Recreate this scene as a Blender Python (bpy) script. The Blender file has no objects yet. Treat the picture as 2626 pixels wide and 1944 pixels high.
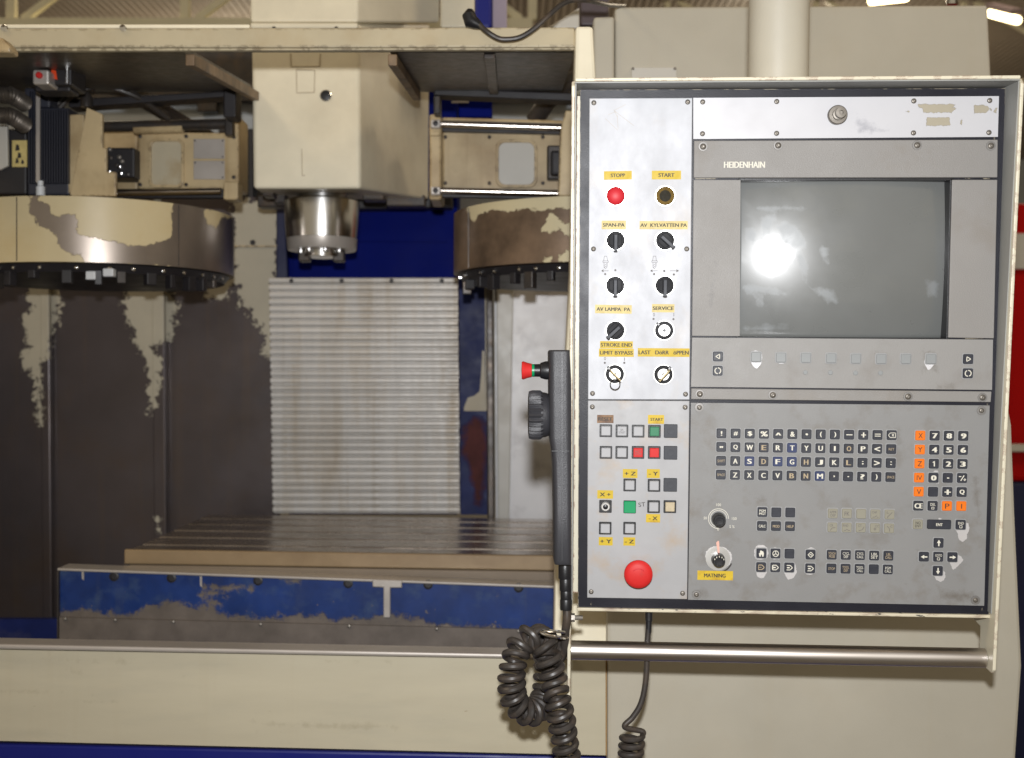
import bpy, bmesh, math, random
import numpy as np
from mathutils import Vector, Matrix, Quaternion
random.seed(7)
R = math.radians
sc = bpy.context.scene
COL = sc.collection

# ---------------------------------------------------------------- camera
F, CX, CY, H = 3070.0, 1313.0, 972.0, 1.45      # focal length in photo pixels, principal point, lens height
cam = bpy.data.cameras.new('camera')
cam_o = bpy.data.objects.new('camera', cam); COL.objects.link(cam_o)
cam_o.location = (0, 0, H); cam_o.rotation_euler = (R(90), 0, 0)
cam.sensor_fit = 'HORIZONTAL'; cam.sensor_width = 36.0; cam.lens = F / 2626.0 * 36.0
cam.clip_start = 0.05; cam.clip_end = 200
cam.dof.use_dof = True; cam.dof.focus_distance = 1.58; cam.dof.aperture_fstop = 5.6
sc.camera = cam_o

# ---------------------------------------------------------------- world, lamps, exposure
w = bpy.data.worlds.new('World'); sc.world = w; w.use_nodes = True
bg = w.node_tree.nodes['Background']
bg.inputs[0].default_value = (1.0, 0.84, 0.60, 1); bg.inputs[1].default_value = 0.31

def lamp(name, typ, loc, target, power, color=(1, 1, 1), **kw):
    l = bpy.data.lights.new(name, typ); l.energy = power; l.color = color
    for k, v in kw.items(): setattr(l, k, v)
    o = bpy.data.objects.new(name, l); COL.objects.link(o); o.location = loc
    o.rotation_euler = (Vector(target) - Vector(loc)).to_track_quat('-Z', 'Y').to_euler()
    return o
# the flash on top of the camera
lamp('camera_flash', 'SPOT', (0.0, -0.03, H + 0.125), (0.16, 1.6, H + 0.20), 138, (0.97, 0.98, 1.0), spot_size=R(112), spot_blend=1.0, shadow_soft_size=0.02)
# tubes under the workshop roof
for x, y in ((-2.5, 1.0), (2.5, 1.0), (-2.5, 6.5), (2.5, 6.5), (-2.5, 12), (2.5, 12)):
    lamp('hall_lamp', 'POINT', (x, y, 4.1), (x, y, 0), 75, (1.0, 0.84, 0.62), shadow_soft_size=0.35)
sc.view_settings.view_transform = 'Standard'; sc.view_settings.look = 'None'
sc.view_settings.exposure = 0.13; sc.view_settings.gamma = 1.0
sc.render.engine = 'CYCLES'
sc.cycles.max_bounces = 6; sc.cycles.caustics_reflective = False; sc.cycles.caustics_refractive = False
sc.cycles.use_denoising = True; sc.cycles.sample_clamp_indirect = 4.0

# ---------------------------------------------------------------- helpers
def at(px, py, d):
    return Vector(((px - CX) / F * d, d, H - (py - CY) / F * d))
def proj(p):
    return (CX + p[0] / p[1] * F, CY - (p[2] - H) / p[1] * F)

class MB:
    def __init__(s): s.v, s.f, s.sm = [], [], []
    def add(s, vs, fs, smooth=False):
        o = len(s.v); s.v += [tuple(x) for x in vs]
        s.f += [tuple(i + o for i in f) for f in fs]; s.sm += [smooth] * len(fs)
    def prism(s, pts, off):
        n = len(pts); off = Vector(off); pts = [Vector(p) for p in pts]
        s.add(pts + [p + off for p in pts], [tuple(range(n)), tuple(range(2 * n - 1, n - 1, -1))] + [(i, i + n, (i + 1) % n + n, (i + 1) % n) for i in range(n)])
    def slab(s, pxs, d, t):                        # outline in photo pixels on the plane at distance d, thickness t away from the lens
        s.prism([at(x, y, d) for x, y in pxs], (0, t, 0))
    def rect(s, x0, y0, x1, y1, d, t): s.slab([(x0, y0), (x0, y1), (x1, y1), (x1, y0)], d, t)
    def box(s, lo, hi):
        x0, y0, z0 = lo; x1, y1, z1 = hi
        s.prism([(x0, y0, z0), (x1, y0, z0), (x1, y0, z1), (x0, y0, z1)], (0, y1 - y0, 0))
    def bar(s, a, b, wd, ht):                       # square bar between two points
        a, b = Vector(a), Vector(b); d = (b - a).normalized()
        sd = d.cross(Vector((0, 0, 1)));  sd = Vector((1, 0, 0)) if sd.length < .01 else sd.normalized()
        up = sd.cross(d)
        s.prism([a + sd * i * wd / 2 + up * j * ht / 2 for i, j in ((-1, -1), (1, -1), (1, 1), (-1, 1))], b - a)
    def tube(s, pts, r, n=10, cap=True):
        pts = [Vector(p) for p in pts]; m = len(pts); vs, fs = [], []
        t = (pts[1] - pts[0]).normalized(); nn = t.orthogonal().normalized()
        for i, p in enumerate(pts):
            t2 = (pts[min(i + 1, m - 1)] - pts[max(i - 1, 0)]).normalized()
            nn = (t.rotation_difference(t2) @ nn); nn = (nn - t2 * nn.dot(t2)).normalized(); t = t2
            b = t.cross(nn); rr = r[i] if isinstance(r, (list, tuple)) else r
            vs += [p + (nn * math.cos(a) + b * math.sin(a)) * rr for a in (2 * math.pi * k / n for k in range(n))]
        for i in range(m - 1):
            fs += [(i * n + k, i * n + (k + 1) % n, (i + 1) * n + (k + 1) % n, (i + 1) * n + k) for k in range(n)]
        s.add(vs, fs, True)
        if cap:
            o = len(s.v) - len(vs)
            s.f += [tuple(o + k for k in range(n - 1, -1, -1)), tuple(o + (m - 1) * n + k for k in range(n))]; s.sm += [False, False]
    def lathe(s, prof, org=(0, 0, 0), axis=(0, 0, 1), n=32, smooth=True):   # profile of (radius, height)
        org = Vector(org); ax = Vector(axis).normalized(); u = ax.orthogonal().normalized(); v = ax.cross(u); vs, fs = [], []
        for r, h in prof: vs += [org + ax * h + (u * math.cos(2 * math.pi * k / n) + v * math.sin(2 * math.pi * k / n)) * max(r, 1e-5) for k in range(n)]
        for i in range(len(prof) - 1):
            fs += [(i * n + k, i * n + (k + 1) % n, (i + 1) * n + (k + 1) % n, (i + 1) * n + k) for k in range(n)]
        s.add(vs, fs, smooth)
        o = len(s.v) - len(vs); m = len(prof)
        s.f += [tuple(o + k for k in range(n - 1, -1, -1)), tuple(o + (m - 1) * n + k for k in range(n))]; s.sm += [False, False]
    def grid(s, fn, nx, ny, off):                   # sheet fn(u,v) with thickness off
        vs = [Vector(fn(i / nx, j / ny)) for j in range(ny + 1) for i in range(nx + 1)]
        fs = [(j * (nx + 1) + i, (j + 1) * (nx + 1) + i, (j + 1) * (nx + 1) + i + 1, j * (nx + 1) + i + 1) for j in range(ny) for i in range(nx)]
        rim = [i for i in range(nx + 1)] + [(j + 1) * (nx + 1) - 1 for j in range(1, ny + 1)] + [ny * (nx + 1) + i for i in range(nx - 1, -1, -1)] + [j * (nx + 1) for j in range(ny - 1, 0, -1)]
        k = len(vs); m = len(rim); vs += [vs[i] + Vector(off) for i in rim]
        fs += [(rim[i], rim[(i + 1) % m], k + (i + 1) % m, k + i) for i in range(m)] + [tuple(range(k + m - 1, k - 1, -1))]
        s.add(vs, fs)
    def mesh(s, name, mat=None):
        me = bpy.data.meshes.new(name); me.from_pydata(s.v, [], s.f); me.update()
        me.polygons.foreach_set('use_smooth', s.sm); smooth = any(s.sm)
        bm = bmesh.new(); bm.from_mesh(me); bmesh.ops.recalc_face_normals(bm, faces=bm.faces); bm.to_mesh(me); bm.free()
        if smooth: me.set_sharp_from_angle(angle=R(33))
        if mat: me.materials.append(mat)
        return me
    def build(s, name, mat, parent=None, bevel=0, seg=2):
        return put(name, s.mesh(name, mat), parent, bevel, seg)

OFF = {}
def put(name, me, parent=None, bevel=0, seg=2, loc=None, rot=None):
    o = bpy.data.objects.new(name, me); COL.objects.link(o)
    if parent:
        o.parent = parent
        if parent.name in OFF: o.location = OFF[parent.name]
    if loc is not None: o.location = loc
    if rot is not None: o.rotation_euler = rot
    if bevel:
        b = o.modifiers.new('edge', 'BEVEL'); b.width = bevel; b.segments = seg; b.limit_method = 'ANGLE'; b.angle_limit = R(40); b.harden_normals = False
    return o
def tag(o, label, cat, group=None):
    o['label'] = label; o['category'] = cat
    if group: o['group'] = group
    return o
def thing(name, loc, label, cat, group=None):      # Empty at the thing's base; its parts are modelled in world space
    o = bpy.data.objects.new(name, None); COL.objects.link(o); o.location = loc; o.empty_display_size = .05
    OFF[o.name] = -Vector(loc); o['kind'] = 'thing'
    return tag(o, label, cat, group)
def struct(o): o['kind'] = 'structure'; return o

def curve_pts(ctrl, n=12):                          # Catmull-Rom through control points
    P = [Vector(c) for c in ctrl]; P = [P[0] * 2 - P[1]] + P + [P[-1] * 2 - P[-2]]; out = []
    for i in range(1, len(P) - 2):
        for k in range(n):
            t = k / n; a, b_, c, d = P[i - 1], P[i], P[i + 1], P[i + 2]
            out.append(.5 * ((2 * b_) + (c - a) * t + (2 * a - 5 * b_ + 4 * c - d) * t * t + (3 * b_ - a - 3 * c + d) * t ** 3))
    return out + [P[-2]]
def sdf(px, py, polys):                             # signed distance in pixels to outlines, positive inside
    P = np.stack([np.asarray(px, float), np.asarray(py, float)], 1); best = np.full(len(P), -1e9)
    for poly in polys:
        a = np.array(poly, float); b = np.roll(a, -1, 0); d = np.full(len(P), 1e9); ins = np.zeros(len(P), bool)
        for (ax, ay), (bx, by) in zip(a, b):
            e = np.array([bx - ax, by - ay]); wv = P - (ax, ay)
            t = np.clip((wv @ e) / max(e @ e, 1e-9), 0, 1); d = np.minimum(d, np.hypot(*(wv - t[:, None] * e).T))
            c = ((ay > P[:, 1]) != (by > P[:, 1]))
            with np.errstate(divide='ignore', invalid='ignore'):
                xi = (bx - ax) * (P[:, 1] - ay) / (by - ay) + ax
            ins ^= c & (P[:, 0] < xi)
        best = np.maximum(best, np.where(ins, d, -d))
    return best
def wear(o, polys, holes=(), name='mask', mat=None):     # stores where paint is missing (worn shape of its own) on the surface
    me = o.data; M = mat if mat is not None else Matrix()
    pts = np.array([tuple(M @ v.co) for v in me.vertices]); px = CX + pts[:, 0] / pts[:, 1] * F; py = CY - (pts[:, 2] - H) / pts[:, 1] * F
    m = sdf(px, py, polys) if polys else np.full(len(pts), -50.)
    if holes: m = np.minimum(m, -sdf(px, py, holes))
    a = me.attributes.new(name, 'FLOAT', 'POINT'); a.data.foreach_set('value', np.clip(m / 10.0, -5, 5).astype(np.float32))
def Z(x0, y0, s, pts): return [(x0 + x / s, y0 + y / s) for x, y in pts]

# ---------------------------------------------------------------- materials
def mat(name, col, rough=.5, metal=0., var=.12, vscale=6., dirt=None, damt=.4, dscale=3., dlo=.5, bump=0., bscale=200., mask=None, mrough=.4, mmetal=0., mamp=.5, mscale=60., edge=None, edge2=None,
        spec=.5, coat=0., crough=.1, mfac=1., msoft=.03, rim=None, rimup=False, orand=0., runs=None, stain=None, samt=.8, ssoft=1.2, stscale=60., speck=None, sscale=90., slo=.68, stretch=None, mvar=.2, aniso=0.):
    m = bpy.data.materials.new(name); m.use_nodes = True; nt = m.node_tree; N, L = nt.nodes, nt.links
    bs = N['Principled BSDF']; tc = N.new('ShaderNodeTexCoord'); src = tc.outputs['Object']
    if stretch:
        mp = N.new('ShaderNodeMapping'); mp.inputs['Scale'].default_value = stretch; L.new(src, mp.inputs[0]); src2 = mp.outputs[0]
    else: src2 = src
    def noise(scale, det=4, s=src2, rough=.6):
        n = N.new('ShaderNodeTexNoise'); n.inputs['Scale'].default_value = scale; n.inputs['Detail'].default_value = det; n.inputs['Roughness'].default_value = rough; L.new(s, n.inputs['Vector']); return n.outputs['Fac']
    def ramp(x, lo, hi, a=0., b=1.):
        r = N.new('ShaderNodeMapRange'); r.inputs['From Min'].default_value = lo; r.inputs['From Max'].default_value = hi; r.inputs['To Min'].default_value = a; r.inputs['To Max'].default_value = b; L.new(x, r.inputs['Value']); return r.outputs[0]
    def mixc(f, a, b):
        x = N.new('ShaderNodeMix'); x.data_type = 'RGBA'
        for sck, val in ((x.inputs[0], f), (x.inputs[6], a), (x.inputs[7], b)):
            if isinstance(val, (tuple, list)): sck.default_value = (*val[:3], 1)
            elif isinstance(val, float): sck.default_value = val
            else: L.new(val, sck)
        return x.outputs[2]
    def mixf(f, a, b):
        x = N.new('ShaderNodeMix'); x.data_type = 'FLOAT'
        for sck, val in ((x.inputs[0], f), (x.inputs[2], a), (x.inputs[3], b)):
            if isinstance(val, float): sck.default_value = val
            else: L.new(val, sck)
        return x.outputs[0]
    def math_(op, a, b):
        x = N.new('ShaderNodeMath'); x.operation = op
        for sck, val in ((x.inputs[0], a), (x.inputs[1], b)):
            if isinstance(val, float): sck.default_value = val
            else: L.new(val, sck)
        return x.outputs[0]
    c = mixc(ramp(noise(vscale), .25, .75), [k * (1 - var) for k in col], [min(1, k * (1 + var)) for k in col])
    rr, mm = mixf(ramp(noise(vscale * 2.7), .3, .7), rough * .85, min(1., rough * 1.15)), float(metal)
    if dirt is not None: c = mixc(ramp(noise(dscale, 6), dlo, dlo + .22, 0., damt), c, dirt)
    if speck is not None: c = mixc(ramp(noise(sscale, 3), slo, slo + .04, 0., .9), c, speck)
    if orand:
        oi = N.new('ShaderNodeObjectInfo'); c = mixc(ramp(oi.outputs['Random'], 0., 1., 0., orand), c, [k * .35 for k in col])
    if runs is not None:
        mp2 = N.new('ShaderNodeMapping'); mp2.inputs['Scale'].default_value = (26, 26, 1.1); L.new(src, mp2.inputs[0])
        c = mixc(ramp(noise(1., 4, mp2.outputs[0]), .56, .78, 0., runs[3]), c, runs[:3])
    if stain is not None:
        a = N.new('ShaderNodeAttribute'); a.attribute_name = 'stain'
        c = mixc(ramp(math_('ADD', a.outputs['Fac'], ramp(noise(stscale, 6, src, .7), .25, .75, -1.6, 1.6)), 0., ssoft, 0., samt), c, stain)
    if mask is not None:
        a = N.new('ShaderNodeAttribute'); a.attribute_name = 'mask'
        x = math_('ADD', a.outputs['Fac'], ramp(noise(mscale, 9, src, .72), .25, .75, -mamp, mamp)); mx = x
        f = ramp(x, -msoft, msoft, 0., mfac)
        c2 = mixc(ramp(noise(vscale * 1.6), .3, .7), [k * (1 - mvar) for k in mask], [k * (1 + mvar) for k in mask])
        c = mixc(ramp(x, -.22, -.02, 0., .45 if rim else 0.), c, rim or c2); c = mixc(f, c, c2); mf = f; rr = mixf(f, rr, float(mrough)); mm = mixf(f, float(metal), float(mmetal))
    if edge is not None:
        bv = N.new('ShaderNodeBevel'); bv.samples = 6; bv.inputs['Radius'].default_value = edge2 or .004
        g = N.new('ShaderNodeNewGeometry'); dp = N.new('ShaderNodeVectorMath'); dp.operation = 'DOT_PRODUCT'; L.new(bv.outputs[0], dp.inputs[0]); L.new(g.outputs['True Normal'], dp.inputs[1])
        e = math_('MULTIPLY', ramp(dp.outputs['Value'], .99, .93), ramp(noise(70., 5), .50, .56)); c = mixc(e, c, edge)
    if isinstance(c, tuple): bs.inputs['Base Color'].default_value = (*c, 1)
    else: L.new(c, bs.inputs['Base Color'])
    if isinstance(rr, float): bs.inputs['Roughness'].default_value = rr
    else: L.new(rr, bs.inputs['Roughness'])
    if isinstance(mm, float): bs.inputs['Metallic'].default_value = mm
    else: L.new(mm, bs.inputs['Metallic'])
    bs.inputs['Specular IOR Level'].default_value = spec; bs.inputs['Coat Weight'].default_value = coat; bs.inputs['Coat Roughness'].default_value = crough
    if mask is not None and mfac == 1. and not bump:
        b = N.new('ShaderNodeBump'); b.inputs['Strength'].default_value = .6; b.inputs['Distance'].default_value = .0012; L.new(mf, b.inputs['Height']); L.new(b.outputs[0], bs.inputs['Normal']); b.invert = not rimup
    if bump:
        b = N.new('ShaderNodeBump'); b.inputs['Strength'].default_value = bump; b.inputs['Distance'].default_value = .002; L.new(noise(bscale, 3), b.inputs['Height']); L.new(b.outputs[0], bs.inputs['Normal'])
    return m
def glow(name, col, s):
    m = bpy.data.materials.new(name); m.use_nodes = True; b = m.node_tree.nodes['Principled BSDF']
    b.inputs['Base Color'].default_value = (.8, .8, .8, 1); b.inputs['Emission Color'].default_value = (*col, 1); b.inputs['Emission Strength'].default_value = s; return m

CREAM = (.80, .735, .565)
M = {}
M['cream'] = mat('cream_paint', CREAM, .42, dirt=(.34, .24, .11), damt=.32, dscale=2.6, speck=(.16, .10, .05), sscale=38., slo=.755, bump=.05, bscale=260)
M['cream_dirty'] = mat('oily_cream_paint', (.54, .42, .24), .38, var=.2, dirt=(.22, .13, .05), damt=.7, dscale=5., dlo=.47, edge=(.10, .06, .03), edge2=.006, bump=.05, runs=(.24, .14, .05, .5))
M['rib'] = mat('rusty_rib', (.20, .13, .07), .5, var=.4, vscale=20, dirt=(.06, .04, .03), damt=.8, dscale=14)
M['cream_plain'] = mat('beige_sheet_steel', (.445, .414, .338), .45, var=.06, dirt=(.40, .30, .16), damt=.22, dscale=1.8, bump=.08, bscale=330, speck=(.25, .16, .08), sscale=30, slo=.77, runs=(.38, .29, .15, .09))
M['apron'] = mat('streaked_beige_paint', (.49, .445, .33), .42, var=.05, dirt=(.36, .34, .27), damt=.55, dscale=2.2, dlo=.55, stretch=(.8, 1, 4.5), bump=.08, bscale=330, speck=(.20, .12, .05), sscale=26, slo=.735, runs=(.36, .27, .13, .12), stain=(.24, .20, .12), samt=.5, ssoft=2.4, stscale=45)
M['rust'] = mat('rust_line', (.36, .20, .06), .6, var=.3, vscale=14)
M['window'] = mat('stained_window_plate', (.52, .46, .33), .4, var=.12, dirt=(.34, .22, .08), damt=.6, dscale=12)
M['grey_cream'] = mat('grey_beige_paint', (.52, .50, .45), .4, var=.06, dirt=(.35, .28, .18), damt=.3, dscale=4)
M['beam'] = mat('beam_paint', (.46, .395, .265), .42, var=.1, dirt=(.30, .19, .07), damt=.55, dscale=4., dlo=.5, edge=(.07, .04, .02), edge2=.007, speck=(.12, .07, .03), sscale=55, slo=.72)
M['lip'] = mat('housing_paint', (.66, .61, .47), .4, var=.06, edge=(.20, .07, .04), edge2=.0035, speck=(.16, .06, .04), sscale=160, slo=.72)
M['lip_worn'] = mat('chipped_cream_edge', (.60, .54, .40), .5, var=.1, dirt=(.16, .07, .05), damt=.95, dscale=34, dlo=.48, speck=(.03, .03, .03), sscale=120, slo=.62, stretch=(.6, 2, 1))
M['hood'] = mat('hood_inner_paint', (.30, .30, .28), .5, var=.08, speck=(.10, .09, .08), sscale=210, slo=.73, bump=.1)
M['gasket'] = mat('black_gasket', (.012, .012, .018), .40, var=.3, speck=(.22, .19, .17), sscale=260, slo=.745, bump=.12, bscale=600, edge=(.30, .26, .19), edge2=.002, spec=.3)
M['alu'] = mat('brushed_aluminium', (.46, .465, .485), .55, metal=.15, spec=.35, var=.05, vscale=9, dirt=(.45, .34, .20), damt=.28, dscale=16., dlo=.54, speck=(.35, .30, .27), sscale=240, slo=.76, stretch=(1, .6, 1))
M['alu_low'] = mat('stained_aluminium', (.36, .357, .36), .52, metal=.15, spec=.35, var=.07, vscale=12, dirt=(.40, .27, .14), damt=.5, dscale=22., dlo=.53, speck=(.28, .2, .14), sscale=260, slo=.74)
M['alu_top'] = mat('worn_label_aluminium', (.52, .515, .53), .52, metal=.15, spec=.35, stain=(.24, .24, .27), samt=.75, ssoft=2.2, var=.04, mask=(.36, .32, .24), mrough=.6, mamp=.35, mscale=150, mvar=.05, speck=(.3, .3, .3), sscale=200, slo=.77)
M['bezel_scuff'] = mat('scuffed_bezel_paint', (.235, .222, .207), .48, var=.06, vscale=5, bump=.25, bscale=900, stain=(.10, .095, .10), samt=.7, ssoft=2.6, stscale=110)
M['bezel'] = mat('bezel_grey_paint', (.235, .222, .207), .48, var=.06, vscale=5, dirt=(.17, .13, .085), damt=.4, dscale=9., dlo=.54, bump=.25, bscale=900, speck=(.12, .11, .10), sscale=300, slo=.74)
M['keyplate'] = mat('keyboard_foil', (.222, .219, .213), .5, var=.06, vscale=8, dirt=(.13, .10, .065), damt=.45, dscale=26., dlo=.52, bump=.2, bscale=900, stain=(.085, .062, .036), samt=.6, ssoft=3.0, stscale=90, mask=(.52, .50, .49), mrough=.4, mmetal=.2, mamp=.22, mscale=260, mvar=.05, speck=(.06, .05, .05), sscale=230, slo=.745)
M['softplate'] = mat('softkey_foil', (.255, .245, .232), .48, var=.05, vscale=8, dirt=(.15, .12, .09), damt=.4, dscale=13., dlo=.57, bump=.2, bscale=900, stain=(.10, .085, .065), samt=.6, ssoft=3.0, stscale=100, mask=(.62, .61, .62), mrough=.4, mmetal=.2, mamp=.15, mscale=260, mvar=.04)
M['key'] = mat('black_key', (.024, .026, .036), .45, var=.12, vscale=60, bump=.1, bscale=700)
M['key_blue'] = mat('blue_worn_key', (.022, .034, .10), .45, var=.15, vscale=80)
M['key_orange'] = mat('orange_key', (.78, .17, .008), .5, var=.04, spec=.3)
M['key_grey'] = mat('khaki_key', (.26, .245, .19), .5, var=.06)
M['key_soft'] = mat('grey_soft_key', (.26, .27, .27), .35, var=.05)
M['ink_white'] = mat('white_ink', (.68, .65, .55), .6, var=.1, vscale=300)
M['ink_tan'] = mat('yellowed_ink', (.42, .33, .21), .6, var=.2, vscale=300)
M['ink_black'] = mat('black_ink', (.03, .025, .02), .6)
M['ink_grey'] = mat('faded_ink', (.13, .115, .11), .6)
M['yellow'] = mat('yellow_label', (.55, .39, .025), .5, var=.06, vscale=40, dirt=(.34, .17, .02), damt=.3, dscale=60, dlo=.6, spec=.3)
M['yellow_pale'] = mat('pale_yellow_label', (.60, .48, .19), .5, var=.18, vscale=50, spec=.3)
M['sel'] = mat('matt_black_plastic', (.010, .010, .012), .55, var=.2, spec=.2)
M['yellow_brown'] = mat('brown_stained_label', (.22, .10, .02), .5, var=.3, vscale=45, dirt=(.09, .04, .02), damt=.95, dscale=60, dlo=.40)
M['yellow_rust'] = mat('rust_stained_label', (.60, .42, .03), .5, var=.1, vscale=45, dirt=(.26, .10, .015), damt=.9, dscale=28, dlo=.50, spec=.3)
M['red'] = mat('red_plastic', (.58, .022, .020), .55, spec=.3, var=.06, dirt=(.20, .05, .04), damt=.35, dscale=40, dlo=.55)
M['red_dome'] = mat('red_lens', (.58, .025, .035), .45, var=.05, spec=.35)
M['green'] = mat('green_lens', (.0, .28, .10), .35, var=.05)
M['green_dark'] = mat('dark_green_lens', (.0, .16, .06), .4, var=.1)
M['amber'] = mat('dark_amber_lens', (.022, .018, .010), .6, var=.3, vscale=60, spec=.12)
M['amber_rim'] = mat('amber_lens_rim', (.14, .085, .015), .6, spec=.12, var=.4, vscale=200)
M['clear'] = mat('clear_button_cap', (.40, .40, .41), .35, var=.04, spec=.3)
M['clear_tan'] = mat('yellowed_cap', (.50, .42, .28), .35, var=.2, vscale=90, dirt=(.1, .07, .04), damt=.8, dscale=70)
M['blank'] = mat('charcoal_blank', (.050, .053, .062), .5, var=.1, spec=.3)
M['black'] = mat('black_plastic', (.012, .012, .014), .38, var=.15, bump=.1, bscale=500)
M['pendant'] = mat('pendant_plastic', (.034, .034, .039), .42, var=.1, bump=.25, bscale=700)
M['rubber'] = mat('cable_rubber', (.040, .034, .030), .42, var=.25, vscale=30, dirt=(.11, .075, .05), damt=.5, dscale=40, spec=.45)
M['chrome'] = mat('chrome', (.82, .82, .82), .14, metal=1., var=.03)
M['ring'] = mat('switch_ring', (.74, .73, .70), .3, metal=.7, var=.05)
M['screw'] = mat('screw_steel', (.20, .18, .155), .45, metal=.6, var=.2, vscale=90)
M['wash'] = mat('dull_washer', (.22, .21, .20), .5, metal=.5)
M['brass'] = mat('key_brass', (.62, .50, .28), .3, metal=.9)
M['steel'] = mat('ground_steel', (.66, .655, .64), .22, metal=1., var=.05, vscale=3)
M['bar'] = mat('stainless_bar', (.66, .61, .56), .36, metal=1., var=.05, vscale=4, stretch=(.3, 6, 6))
M['rod'] = mat('guide_rod', (.66, .60, .54), .22, metal=1., var=.08)
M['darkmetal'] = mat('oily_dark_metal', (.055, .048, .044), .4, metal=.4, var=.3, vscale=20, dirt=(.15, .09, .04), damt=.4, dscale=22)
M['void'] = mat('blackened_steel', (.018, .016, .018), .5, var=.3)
M['blue'] = mat('blue_machine_paint', (.002, .007, .135), .5, spec=.03, var=.12, vscale=3, dirt=(.006, .008, .06), damt=.5, dscale=3)
M['blue_base'] = mat('blue_base_paint', (.009, .014, .17), .4, var=.06, spec=.3)
M['saddle'] = mat('worn_blue_paint', (.010, .034, .155), .42, spec=.3, var=.35, vscale=12, mask=(.16, .135, .115), mrough=.45, mmetal=.25, mamp=2.2, mscale=48, dirt=(.06, .10, .17), damt=.6, dscale=20, dlo=.52, speck=(.17, .14, .11), sscale=60, slo=.70, msoft=.55, runs=(.05, .06, .09, .45))
M['back'] = mat('peeled_splash_guard', (.092, .076, .078), .34, metal=.35, var=.18, vscale=3.5, mask=(.50, .46, .36), mrough=.5, mamp=2.5, mscale=58, mvar=.08, dirt=(.11, .065, .03), damt=.35, dscale=5, rimup=True, rim=(.045, .035, .03), runs=(.15, .10, .06, .35))
M['back_right'] = mat('smeared_grey_paint', (.74, .73, .74), .38, var=.10, vscale=5, dirt=(.26, .24, .25), damt=.7, dscale=9, dlo=.54)
M['drum_l'] = mat('peeled_drum_paint', (.60, .50, .30), .36, var=.08, mask=(.33, .285, .25), mrough=.32, mmetal=.8, mamp=1.0, mscale=46, mvar=.12, dirt=(.42, .29, .10), damt=.4, dscale=6, rim=(.10, .06, .03))
M['drum_r'] = mat('rusty_drum_paint', (.60, .52, .33), .36, var=.08, mask=(.17, .115, .075), mrough=.42, mmetal=.35, mamp=1.1, mscale=46, mvar=.5, rim=(.10, .06, .03))
M['slat'] = mat('way_cover_sheet', (.78, .75, .71), .42, metal=.1, var=.10, vscale=9, dirt=(.48, .38, .25), damt=.7, dscale=4.5, dlo=.48, stretch=(3.2, 1, .5), orand=.22, runs=(.36, .27, .15, .55))
M['table'] = mat('table_cast_iron', (.45, .385, .325), .27, metal=.85, var=.18, vscale=8, dirt=(.10, .06, .03), damt=.5, dscale=9)
M['table_front'] = mat('table_edge', (.27, .19, .105), .4, metal=.15, var=.14, vscale=6, dirt=(.16, .10, .05), damt=.5, dscale=8)
M['under'] = mat('dark_tan_underside', (.20, .15, .10), .45, var=.15)  # even tan, darker than the table edge above it
M['blue_strip'] = mat('rusted_blue_strip', (.009, .016, .085), .45, var=.35, vscale=9, spec=.15, mask=(.085, .022, .020), mrough=.6, mamp=1.6, mscale=30, mvar=.4, msoft=.8, dirt=(.07, .07, .10), damt=.5, dscale=14, dlo=.56)
M['edge_cream'] = mat('bare_cream_edge', (.46, .40, .29), .5, var=.1)
M['ceiling'] = mat('corrugated_ceiling', (.36, .30, .235), .7, var=.1, vscale=2)
M['truss'] = mat('truss_paint', (.66, .62, .44), .5, var=.06)
M['wall'] = mat('pale_hall_wall', (.42, .45, .47), .6, var=.05)
M['redpaint'] = mat('red_machine_paint', (.42, .003, .003), .4, spec=.1, var=.06, vscale=2)
M['navy'] = mat('navy_paint', (.008, .012, .055), .4)
M['plum'] = mat('plum_grey_box', (.075, .055, .060), .5, var=.1)
M['lilac'] = mat('lilac_panel', (.36, .30, .36), .5)
M['floor'] = mat('concrete_floor', (.26, .25, .23), .6, var=.15, vscale=2)
M['plate'] = mat('rating_plate', (.50, .46, .42), .35, metal=.4, var=.06)
M['hose'] = mat('braided_hose', (.14, .12, .10), .4, metal=.6, var=.4, vscale=60)
M['fin'] = mat('motor_fins', (.030, .032, .045), .45, var=.2)
M['white_plastic'] = mat('white_plastic', (.62, .64, .66), .4)
M['orange_label'] = mat('orange_red_label', (.75, .07, .015), .4)
M['tube'] = glow('fluorescent_tube', (1.0, .80, .42), 9.0)

# CRT glass: dark grey phosphor behind smeared glass
m = mat('monitor_glass', (.150, .155, .150), .30, var=.10, vscale=5, dirt=(.20, .195, .165), damt=.6, dscale=4, spec=.5, coat=1., crough=.055, mask=(.30, .32, .335), mrough=.5, mamp=.9, mscale=45, mfac=.5, msoft=.5, mvar=.2)
nt = m.node_tree; N_, L_ = nt.nodes, nt.links
tc = N_.new('ShaderNodeTexCoord'); n1 = N_.new('ShaderNodeTexNoise'); n1.inputs['Scale'].default_value = 9; n1.inputs['Detail'].default_value = 5; n1.inputs['Distortion'].default_value = 1.6
r1 = N_.new('ShaderNodeMapRange'); r1.inputs[1].default_value = .42; r1.inputs[2].default_value = .66; r1.inputs[3].default_value = .06; r1.inputs[4].default_value = .25
L_.new(tc.outputs['Object'], n1.inputs['Vector']); L_.new(n1.outputs['Fac'], r1.inputs[0]); L_.new(r1.outputs[0], N_['Principled BSDF'].inputs['Coat Roughness'])
M['glass'] = m

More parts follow.
